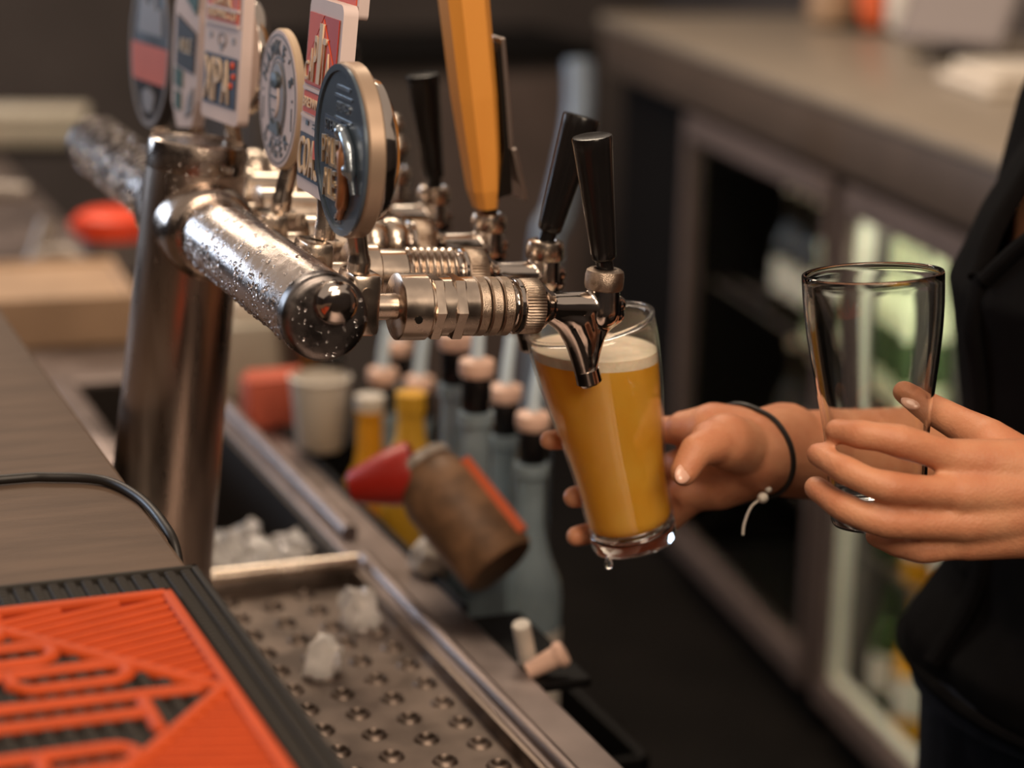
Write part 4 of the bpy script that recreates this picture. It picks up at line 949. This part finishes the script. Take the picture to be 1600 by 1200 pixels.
def simple(name, label, cat, u, v, parts, yaw=0):
    p = onz(u, v, BZ + .001); t = thing(name, label, cat, p, (0, 0, yaw))
    for nm, fn, m_ in parts:
        b = new(); fn(b); obj(nm, b, m_, t)
    return t
simple('orange_carton', 'small orange red carton on the bench behind the ice', 'carton', 425, 660, [('carton_body', lambda b: bx(b, -.030, .030, -.02, .02, 0, .050, .002), 'salmon'), ('carton_flap', lambda b: box(b, .06, .02, .002, T(0, -.012, .056) @ Rx(.5)), 'salmon')])
simple('paper_cup', 'white paper cup on the bench beside the amber bottle', 'cup', 500, 700, [('cup_body', lambda b: lathe(b, [(.022, 0), (.024, .002), (.031, .075), (.0295, .075), (.022, .004), (0, .003)], 28), 'label_w'), ('cup_rim', lambda b: lathe(b, [(.0305, .073), (.0325, .0745), (.0325, .077), (.0300, .0785)], 28, caps=False), 'label_w')])
simple('lemon_half', 'yellow lemon lying on the bench beyond the paper cup', 'lemon', 470, 645, [('fruit', lambda b: ball(b, (0, 0, .020), .022, 2, sc_=(1.25, .9, .9)), 'label_y'), ('tip', lambda b: ball(b, (.028, 0, .020), .006, 2), 'label_y')])
simple('napkin_box', 'pale box of napkins on the bench under the crossbar', 'box', 412, 612, [('box_body', lambda b: bx(b, -.07, .06, -.03, .05, 0, .085, .003), 'creambox'), ('napkins', lambda b: box(b, .08, .04, .03, T(0, .01, .095), .008), 'cloth')])
simple('steel_shaker', 'steel cocktail shaker cup on the bench under the near end of the crossbar', 'shaker', 490, 625, [('shaker_body', lambda b: lathe(b, [(.026, 0), (.028, .003), (.040, .10), (.0385, .10), (.026, .005), (0, .004)], 32), 'steel'), ('shaker_rim', lambda b: lathe(b, [(.0395, .098), (.0415, .099), (.0415, .103), (.039, .104)], 32, caps=False), 'steel')])

# ------------------------------------------------------------------ speed rail with bottles in front of the bench
t = thing('speed_rail', 'black metal speed rail along the bench holding bottles', 'rail', (0.69, 1.7, 0.70), world=True)
b = new(); bx(b, .612, .787, 1.60, 2.35, .690, .700, .002); obj('rail_floor', b, 'fbody', t, smooth=False)
b = new(); bx(b, .779, .787, 1.60, 2.35, .700, .735, .002); bx(b, .612, .787, 1.60, 1.608, .700, .735, .002); bx(b, .612, .787, 2.342, 2.35, .700, .82, .002); obj('rail_guard', b, 'fbody', t, smooth=False)
b = new(); bx(b, .607, .6115, 1.60, 2.35, .66, .90, .001); obj('rail_back', b, 'fbody', t, smooth=False)
def pour_bottle(x, y, zf, r, m_, label, tilt=0.0, liquid=None):
    """zf: height of the pourer collar"""
    z0 = .7005; h = zf - z0 - .045
    t = thing('spirit_bottle', label, 'bottle', (x, y, z0), (0, 0, rnd.uniform(-.3, .3)), 'spirit bottles in the speed rail')
    nk = .0125
    b = new(); lathe(b, [(r * .92, 0), (r, .006), (r, h * .56), (r * .93, h * .62), (r * .62, h * .70), (nk * 1.15, h * .77), (nk, h * .82), (nk, h - .008), (nk * 1.25, h - .006), (nk * 1.25, h + .004), (nk, h + .005), (0, h + .005)], 28); obj('body', b, m_, t)
    b = new(); lathe(b, [(r * 1.012, h * .14), (r * 1.012, h * .46)], 28, caps=False); obj('label_band', b, 'label_w', t)
    b = new(); lathe(b, [(.0115, h + .005), (.0130, h + .008), (.0130, h + .034), (.0110, h + .038)], 24); obj('pourer_plug', b, 'black', t, label='black pourer plug')
    b = new(); lathe(b, [(.0135, h + .036), (.0152, h + .038), (.0158, h + .044), (.0150, h + .050), (.008, h + .053), (0, h + .053)], 24); obj('pourer_collar', b, 'capbeige', t, label='beige pourer collar')
    b = new(); tube(b, [(0, 0, h + .050), (.001, 0, h + .068), (.006, .004, h + .098)], [.0062, .0058, .0050], 12); obj('pour_spout', b, 'spout', t, label='steel pour spout')
    return t
near = ['nearest in the speed rail', 'second nearest in the speed rail', 'between the second and the dark bottle', 'third nearest in the speed rail']
for k, (u, v, x_) in enumerate(((833, 655, 0.713), (790, 612, 0.717), (745, 572, 0.648), (712, 530, 0.653))):
    p = onx(u, v, x_); pour_bottle(p.x, p.y, p.z, .030, 'spirit', 'clear spirit bottle with black pourer, ' + near[k])
for k, (u, v, x_, lab) in enumerate(((655, 598, 0.745, 'clear bottle with pourer in front of the yellow bottle'), (622, 540, 0.747, 'clear bottle with pourer just below the nearest shank'), (598, 585, 0.686, 'clear bottle with pourer standing beside the amber bottle'))):
    p = onx(u, v, x_); pour_bottle(p.x, p.y, p.z, .028, 'spirit', lab)
def small_bottle(u, v, x, r, m_, capm, label, lab_m=None, name='bottle', nk=.2):
    p = onx(u, v, x); h = p.z - .7005; t = thing(name, label, 'bottle', (p.x, p.y, .7005), (0, 0, 0))
    b = new(); lathe(b, bottle_prof(r, h, r * .45, h * nk), 28); obj('body', b, m_, t)
    b = new(); lathe(b, [(r * .5, h - .005), (r * .5, h + .009), (0, h + .010)], 24); obj('cap', b, capm, t)
    if lab_m: b = new(); lathe(b, [(r * 1.015, h * .30), (r * 1.015, h * .62)], 28, caps=False); obj('label_band', b, lab_m, t)
    return t
small_bottle(578, 632, 0.654, .030, 'bottle_amber', 'label_w', 'amber bottle standing behind the red pour spout')
small_bottle(642, 628, 0.659, .029, 'label_y', 'label_y', 'yellow bottle with a yellow cap between the clear bottles', nk=.10)
small_bottle(705, 605, 0.755, .026, 'bottle_dark', 'black', 'dark bottle among the clear ones with a dark cap')
# juice container with red pour spout leaning on the bench edge
A_ = at(650, 722, 1.86); B_ = at(782, 886, 1.82)
t = thing('juice_container', 'tilted brown juice container with red pour spout leaning on the bench edge', 'container', B_, world=True)
mx = align(B_, A_); Lc = (A_ - B_).length
b = new(); lathe(b, [(.031, 0), (.034, .004), (.035, Lc * .70), (.032, Lc * .80), (.027, Lc * .9), (.027, Lc * .96), (0, Lc * .96)], 28, mx); obj('body', b, 'label_b', t, label='brown mottled body')
b = new(); lathe(b, [(.0285, Lc * .90), (.0300, Lc * .905), (.0300, Lc * .96), (.0280, Lc * .975), (0, Lc * .975)], 28, mx); obj('neck_ring', b, 'clearplastic', t)
C0 = at(648, 738, 1.855); C1 = at(548, 762, 1.86)
Ls = (C1 - C0).length
b = new(); lathe(b, [(.0265, 0), (.0275, .004), (.0245, Ls * .4), (.0145, Ls * .95), (.0125, Ls), (0, Ls)], 28, align(C0, C1)); obj('pour_spout', b, 'redplastic', t, label='dark red pour spout')
side = (RT * .8 + UP * .5).normalized() * .031 - FW * .0145
def strip(bm, p, q, wd, th, up_):
    p, q = V(p), V(q); d = (q - p).normalized(); s = d.cross(V(up_)).normalized() * wd / 2; n_ = s.cross(d).normalized() * th / 2
    vs = [bm.verts.new(a + sx * s + sy * n_) for a in (p, q) for sx, sy in ((1, 1), (-1, 1), (-1, -1), (1, -1))]
    for f in ((0, 1, 2, 3), (7, 6, 5, 4), (0, 4, 5, 1), (1, 5, 6, 2), (2, 6, 7, 3), (3, 7, 4, 0)): bm.faces.new([vs[i] for i in f])
b = new(); strip(b, A_.lerp(B_, .18) + side, A_.lerp(B_, .86) + side, .016, .006, -FW); obj('stripe', b, 'orangestripe', t, smooth=False, label='orange red stripe')
# small things in front of the rail
q = onz(684, 872, BZ + .012); t = thing('bar_cloth', 'crumpled white cloth tucked behind the bench edge below the juice container', 'cloth', q)
bb = new(); bmesh.ops.create_icosphere(bb, subdivisions=4, radius=1)
for v in bb.verts: v.co = V((v.co.x * .024, v.co.y * .022, v.co.z * .020)) * (1 + .2 * noise.noise(v.co * 2.2))
obj('fold', bb, 'cloth', t)
q = onz(820, 1005, BZ + .0165); t = thing('ribbed_cap', 'white ribbed bottle cap at the speed rail corner', 'cap', q, (radians(12), radians(-16), 0)); t.scale = (.8, .8, .8)
b = new(); lathe(b, [(.0085, -.022), (.0095, -.02)] + [(.0095 - .001 * (k % 2), -.02 + .004 * k) for k in range(11)] + [(.0085, .024), (0, .025)], 24); obj('cap_body', b, 'label_w', t); b = new(); lathe(b, [(.0102, -.026), (.0102, -.022)], 24); obj('cap_band', b, 'greyplastic', t)
q = onz(850, 1036, BZ + .006); t = thing('cork_stopper', 'pinkish cork stopper beside the white ribbed cap', 'stopper', q, (0, radians(60), radians(-20)))
b = new(); lathe(b, [(.007, -.014), (.0085, .010), (.0085, .012), (0, .012)], 20); obj('cork', b, 'capbeige', t); b = new(); lathe(b, [(.0105, .012), (.0110, .016), (.009, .019), (0, .019)], 20); obj('stopper_top', b, 'capbeige', t)

# ------------------------------------------------------------------ bartender
def D(u, v, d): return at(u, v, d)
tc = V((1.045, 1.315, 0))                     # torso axis
pt = thing('person', 'bartender in a black shirt and navy jeans holding a beer and an empty glass', 'person', (tc.x, tc.y, 0), world=True)
sk = new()
# torso core, neck, head (head is above the frame)
chain(sk, [V((tc.x + .01, tc.y, .92)), V((tc.x + .01, tc.y, 1.05)), V((tc.x, tc.y, 1.20)), V((tc.x + .045, tc.y, 1.30))], [.085, .085, .092, .075])
for s in (-1, 1):
    chain(sk, [V((tc.x, tc.y + s * .06, .92)), V((tc.x, tc.y + s * .055, 1.05)), V((tc.x + .015, tc.y + s * .08, 1.24)), V((tc.x + .06, tc.y + s * .14, 1.325))], [.085, .075, .070, .036])
chain(sk, [V((tc.x - .028, tc.y, 1.19)), V((tc.x + .022, tc.y, 1.31))], [.076, .070])
ck = V((tc.x + .045, tc.y, 1.49))
chain(sk, [V((tc.x + .085, tc.y, 1.33)), V((tc.x + .07, tc.y, 1.45))], [.056, .050])
ball(sk, ck + V((.01, 0, .075)), .085, 3, sc_=(1.1, .88, 1.15)); chain(sk, [ck + V((0, 0, .03)), ck + V((-.055, 0, -.015))], [.065, .032])
chain(sk, [ck + V((-.076, 0, .058)), ck + V((-.096, 0, .026))], [.0070, .0105])
for s in (-1, 1): chain(sk, [ck + V((.005, s * .048, .01)), ck + V((-.050, s * .016, -.028))], [.033, .025]); ball(sk, ck + V((-.026, s * .030, .024)), .036, 3); chain(sk, [ck + V((-.071, s * .012, .074)), ck + V((-.066, s * .042, .074))], [.012, .010])
for s in (-1, 1): ball(sk, ck + V((.015, s * .078, .05)), .022, 2, sc_=(.7, .35, 1.2))
chain(sk, [ck + V((-.0815, -.014, -.006)), ck + V((-.0815, .014, -.006))], [.0062, .0062]); chain(sk, [ck + V((-.080, -.010, -.017)), ck + V((-.080, .010, -.017))], [.0066, .0066])
# right arm (far side) with the beer hand
shR = V((tc.x + .06, tc.y + .165, 1.31)); elR = D(1570, 722, 1.74); wrR = D(1188, 708, 1.545)
chain(sk, [shR, elR], [.043, .040]); chain(sk, [elR, elR.lerp(wrR, .35), elR.lerp(wrR, .75), wrR], [.040, .041, .034, .0295])
wr2 = D(1225, 706, 1.565); chain(sk, [wr2 + UP * .006, wrR + UP * .004], [.030, .0275]); 
# palm: back of the hand slab and thenar mass
chain(sk, [wrR + UP * .008, D(1115, 672, 1.545), D(1068, 668, 1.560)], [.0235, .0200, .0125])
chain(sk, [wrR - UP * .004, D(1125, 720, 1.555), D(1075, 725, 1.570)], [.0240, .0220, .0140])
chain(sk, [wrR - UP * .010, D(1125, 757, 1.560), D(1082, 770, 1.575)], [.0200, .0185, .0140])
chain(sk, [D(1165, 700, 1.530), D(1135, 690, 1.512), D(1112, 688, 1.504)], [.0200, .0205, .0150])
chain(sk, [D(1128, 688, 1.506), D(1088, 704, 1.488), D(1069, 738, 1.480)], [.0160, .0118, .0098])     # thumb
def finger(bm, pts, rads):
    P = smooth_path(pts, 4); n = len(P) - 1; R_ = []
    for k in range(n + 1):
        r = rads[0] + (rads[1] - rads[0]) * k / n
        j = k % 4                                   # joints swell, middles of the bones are slimmer
        if 0 < k < n: r *= 1.06 if j == 0 else (0.955 if j == 2 else 1.0)
        R_.append(r)
    chain(bm, P, R_, 16)
finger(sk, [D(1075, 672, 1.560), D(985, 672, 1.585), D(905, 684, 1.565), D(858, 688, 1.530)], (.0110, .0074))
finger(sk, [D(1080, 716, 1.568), D(1000, 748, 1.596), D(935, 768, 1.578), D(896, 777, 1.545)], (.0112, .0080))
finger(sk, [D(1082, 752, 1.570), D(1012, 800, 1.598), D(950, 825, 1.582), D(900, 838, 1.552)], (.0108, .0076))
finger(sk, [D(1085, 780, 1.572), D(1040, 818, 1.598), D(1000, 832, 1.600), D(968, 838, 1.590)], (.0098, .0066))
# left arm (near side) with the empty glass
shL = V((tc.x + .06, tc.y - .165, 1.31)); wrL = D(1690, 790, 1.375); elL = V((tc.x + .02, tc.y - .20, 1.10))
chain(sk, [shL, elL], [.043, .041]); chain(sk, [elL, elL.lerp(wrL, .4), wrL], [.041, .039, .029])
# back of the left hand
K = [D(1490, 716, 1.338), D(1497, 770, 1.333), D(1503, 818, 1.338), D(1512, 850, 1.348)]
W0 = D(1690, 775, 1.372)
for k, (q, r) in enumerate(zip(K, (.0125, .0125, .012, .0110))):
    w_ = W0 + UP * (.012 - .008 * k)
    chain(sk, [w_, w_.lerp(q, .5) - FW * .004, q], [.0215, .0185, r])
chain(sk, [W0 + UP * .012, D(1590, 730, 1.368), D(1545, 690, 1.375)], [.0210, .0200, .0150])
chain(sk, [D(1545, 690, 1.376), D(1498, 662, 1.392), D(1447, 634, 1.404), D(1413, 612, 1.406)], [.0150, .0115, .0098, .0078])   # thumb, behind the glass
finger(sk, [K[0], D(1405, 689, 1.324), D(1345, 679, 1.327), D(1307, 673, 1.340)], (.0114, .0078))
finger(sk, [K[1], D(1388, 761, 1.318), D(1322, 735, 1.324), D(1279, 710, 1.345)], (.0108, .0079))
finger(sk, [K[2], D(1385, 815, 1.326), D(1318, 792, 1.332), D(1275, 762, 1.350)], (.0112, .0078))
finger(sk, [K[3], D(1440, 858, 1.345), D(1400, 850, 1.352), D(1368, 838, 1.362)], (.0100, .0068))
me = remeshed(sk, 0.0021, 7, .5)
bh = new(); bh.from_mesh(me); hv = [v for v in bh.verts if v.co.z > 1.38 and v.co.x > tc.x - .12 or (v.co.x > tc.x - .02 and v.co.z > 1.2)]
for _ in range(14): bmesh.ops.smooth_vert(bh, verts=hv, factor=0.5, use_axis_x=True, use_axis_y=True, use_axis_z=True)
bh.to_mesh(me); bh.free()
from mathutils.bvhtree import BVHTree
body_bvh = BVHTree.FromPolygons([v.co.copy() for v in me.vertices], [tuple(p.vertices) for p in me.polygons])
mobj('body', me, 'skin', pt, sharp=None)
# nails
def nail(p, n_, d, w_, l_):
    z = V(n_).normalized(); x = V(d); x = (x - z * x.dot(z)).normalized(); y = z.cross(x)
    mx = Matrix((x, y, z)).transposed().to_4x4(); mx.translation = V(p)
    b = new(); ball(b, (0, 0, 0), 1, 3, mx @ S(l_, w_, .0022)); obj('nail', b, 'nail', pt)
nail(D(1067, 740, 1.472), -FW * .8 + RT * .25 + UP * .30, RT * -.45 - UP * .85, .0058, .0078)
nail(D(1424, 628, 1.3985), -FW * .85 + UP * .5 - RT * .1, -RT * .8 + UP * .5, .0052, .0070)
# face: eyes, brows, mouth, hair
for s in (-1, 1):
    b = new(); ball(b, ck + V((-.0655, s * .029, .056)), .0100, 2); obj('eye', b, 'white', pt)
    b = new(); ball(b, ck + V((-.0738, s * .029, .056)), .0034, 2); obj('iris', b, 'ink', pt)
    b = new(); tube(b, [ck + V((-.082, s * .014, .080)), ck + V((-.073, s * .044, .081))], .0035, 8); obj('eyebrow', b, 'hair', pt)
b = new(); ball(b, ck + V((.022, 0, .092)), .094, 3, sc_=(1.02, .92, 1.05)); chain(b, [ck + V((.075, 0, .06)), ck + V((.10, 0, -.06))], [.05, .03])
obj('hair', b, 'hair', pt)
# shirt: lofted tube around the torso, sleeves, collar opening
sh = new()
def oval(cx, cy, a, b_, z, n=56, ph=0.0, wr=0.0):
    return [sh.verts.new((cx + a * cos(2 * pi * k / n) * (1 + wr * sin(9 * 2 * pi * k / n + ph)), cy + b_ * sin(2 * pi * k / n) * (1 + wr * sin(7 * 2 * pi * k / n + ph * 1.7)), z)) for k in range(n)]
rows = [(.882, .128, .183, -.008, .020), (.893, .134, .187, -.010, .020), (.915, .134, .182, -.010, .018), (.95, .116, .172, .002, .014), (1.02, .110, .160, .008, .012), (1.08, .116, .156, .004, .012), (1.14, .122, .162, .000, .010), (1.20, .132, .172, -.004, .008), (1.25, .124, .178, .020, .006), (1.30, .100, .182, .048, .004), (1.345, .078, .160, .072, .002), (1.375, .064, .100, .084, 0), (1.395, .060, .068, .086, 0)]
prev = None; first = None
for z, a, b_, ox, wr in rows:
    r_ = oval(tc.x + ox, tc.y, a, b_, z, ph=z * 30, wr=wr)
    if prev:
        for k in range(56): sh.faces.new((prev[k], prev[(k + 1) % 56], r_[(k + 1) % 56], r_[k]))
    else: first = r_
    prev = r_
sh.faces.new(first[::-1]); sh.faces.new(prev)
for s, e_ in ((-1, elL), (1, elR)):
    s0 = V((tc.x + .06, tc.y + s * .14, 1.31)); s1 = (shL if s < 0 else shR)
    chain(sh, [s0, s1, s1.lerp(e_, .68)], [.062, .062, .058])
me = remeshed(sh, 0.0045, 4, .5)
bm = new(); bm.from_mesh(me); bpy.data.meshes.remove(me)
for v in bm.verts:
    p = v.co; n1 = noise.noise(V((p.x * 6, p.y * 6, p.z * 3.2))); n2 = noise.noise(V((p.x * 16 + 5, p.y * 16, p.z * 9)))
    v.co += v.normal * (n1 * (.010 if p.z > .97 else .004) + n2 * .0045)
kill = []
VZ = 1.222; VY = tc.y + .024
for v in bm.verts:
    p = v.co
    if p.x < tc.x + .04 and p.z > VZ and abs(p.y - VY) < (p.z - VZ) * .55 + .003: kill.append(v)
    elif p.z > 1.385: kill.append(v)
    elif p.z < .889 and abs(v.normal.z) > .8: kill.append(v)
bmesh.ops.delete(bm, geom=kill, context='VERTS')
shirt_o = obj('shirt', bm, 'shirt', pt, sharp=None)
# collar lapels and front placket
def front(y, z, off=.006):
    rr = None
    for (z0, a0, b0, o0, _), (z1, a1, b1, o1, _) in zip(rows[:-1], rows[1:]):
        if z0 <= z <= z1:
            f = (z - z0) / (z1 - z0); a, b_, o = a0 + (a1 - a0) * f, b0 + (b1 - b0) * f, o0 + (o1 - o0) * f
            return V((tc.x + o - (a + off) * sqrt(max(.05, 1 - ((y - tc.y) / b_) ** 2)), y, z))
    return V((tc.x - .1, y, z))
for s in (-1, 1):
    b = new(); P = [front(VY + s * ((z - VZ) * .60 + .010), z, .004) for z in (VZ - .008, 1.245, 1.28, 1.32, 1.36)]
    tube(b, smooth_path(P, 4), .0085, 10, .8); obj('lapel', b, 'shirt', shirt_o)
b = new(); P = [front(VY, z, .004) for z in (.91, .96, 1.02, 1.08, 1.14, 1.18, 1.218)]; tube(b, smooth_path(P, 4), .009, 8, .8); obj('placket', b, 'shirt', shirt_o)
b = new(); n = 56; P = [V((tc.x - .010 + .133 * cos(2 * pi * k / n), tc.y + .191 * sin(2 * pi * k / n), 0.889 + .004 * sin(6 * pi * k / n))) for k in range(n + 1)]; tube(b, P, .006, 8, caps=False); obj('hem', b, 'shirt', shirt_o)
# jeans and shoes
jb = new()
chain(jb, [V((tc.x, tc.y, .905)), V((tc.x, tc.y, .85))], [.095, .108])
for s in (-1, 1):
    chain(jb, [V((tc.x, tc.y + s * .06, .900)), V((tc.x, tc.y + s * .075, .84)), V((tc.x - .02, tc.y + s * .085, .48)), V((tc.x + .01, tc.y + s * .09, .09))], [.092, .104, .066, .050])
me = remeshed(jb, .006, 5)
jeans_o = mobj('jeans', me, 'jeans', pt, sharp=None)
b = new(); q = D(1480, 1150, 1.545)
for (u, v) in ((1440, 1128), (1500, 1155), (1565, 1185)):
    pass
P = [V((tc.x + .132 * cos(a), tc.y + .165 * sin(a), .885)) for a in [2 * pi * k / 40 for k in range(41)]]
tube(b, P, .014, 8, 1.6, caps=False); obj('waistband', b, 'jeans', jeans_o)
for s in (-1, 1):
    b = new(); chain(b, [V((tc.x + .05, tc.y + s * .09, .045)), V((tc.x - .12, tc.y + s * .10, .038))], [.045, .038]); me = remeshed(b, .005, 3); mobj('shoe', me, 'black', pt, sharp=None)
# hair tie on the right wrist with a small charm and thread
ax = (wr2 - wrR).normalized(); cW = D(1192, 712, 1.548); u_ = ax.cross(FW).normalized(); w_ = ax.cross(u_).normalized()
from mathutils.bvhtree import BVHTree
b = new(); P = []; cW = D(1186, 710, 1.547)
for k in range(48):
    a = 2 * pi * k / 48; d_ = (u_ * cos(a) + w_ * sin(a)).normalized(); c_ = cW + ax * (.007 * d_.dot(-UP) - .003)
    h_ = body_bvh.ray_cast(c_ + d_ * .07, -d_); P.append((h_[0] if h_[0] else c_ + d_ * .03) + d_ * .0013)
P = [(P[k - 1] + P[k] * 2 + P[(k + 1) % 48]) / 4 for k in range(48)]; P.append(P[0])
tube(b, P, .0020, 8, caps=False)
hb_ = thing('hair_tie', 'black elastic band round the wrist of the hand with the beer', 'bracelet', cW, world=True)
obj('band', b, 'cord', hb_)
q = D(1192, 778, 1.530); b = new(); ball(b, q, .0040, 2); ball(b, q + RT * .004 + UP * .006, .0026, 2); obj('charm', b, 'label_w', hb_, label='small pale charm')
b = new(); tube(b, smooth_path([q, q - RT * .008 - UP * .006, q - RT * .013 - UP * .018, q - RT * .014 - UP * .026], 4), .0009, 6); obj('thread', b, 'label_w', hb_, label='thin pale thread')
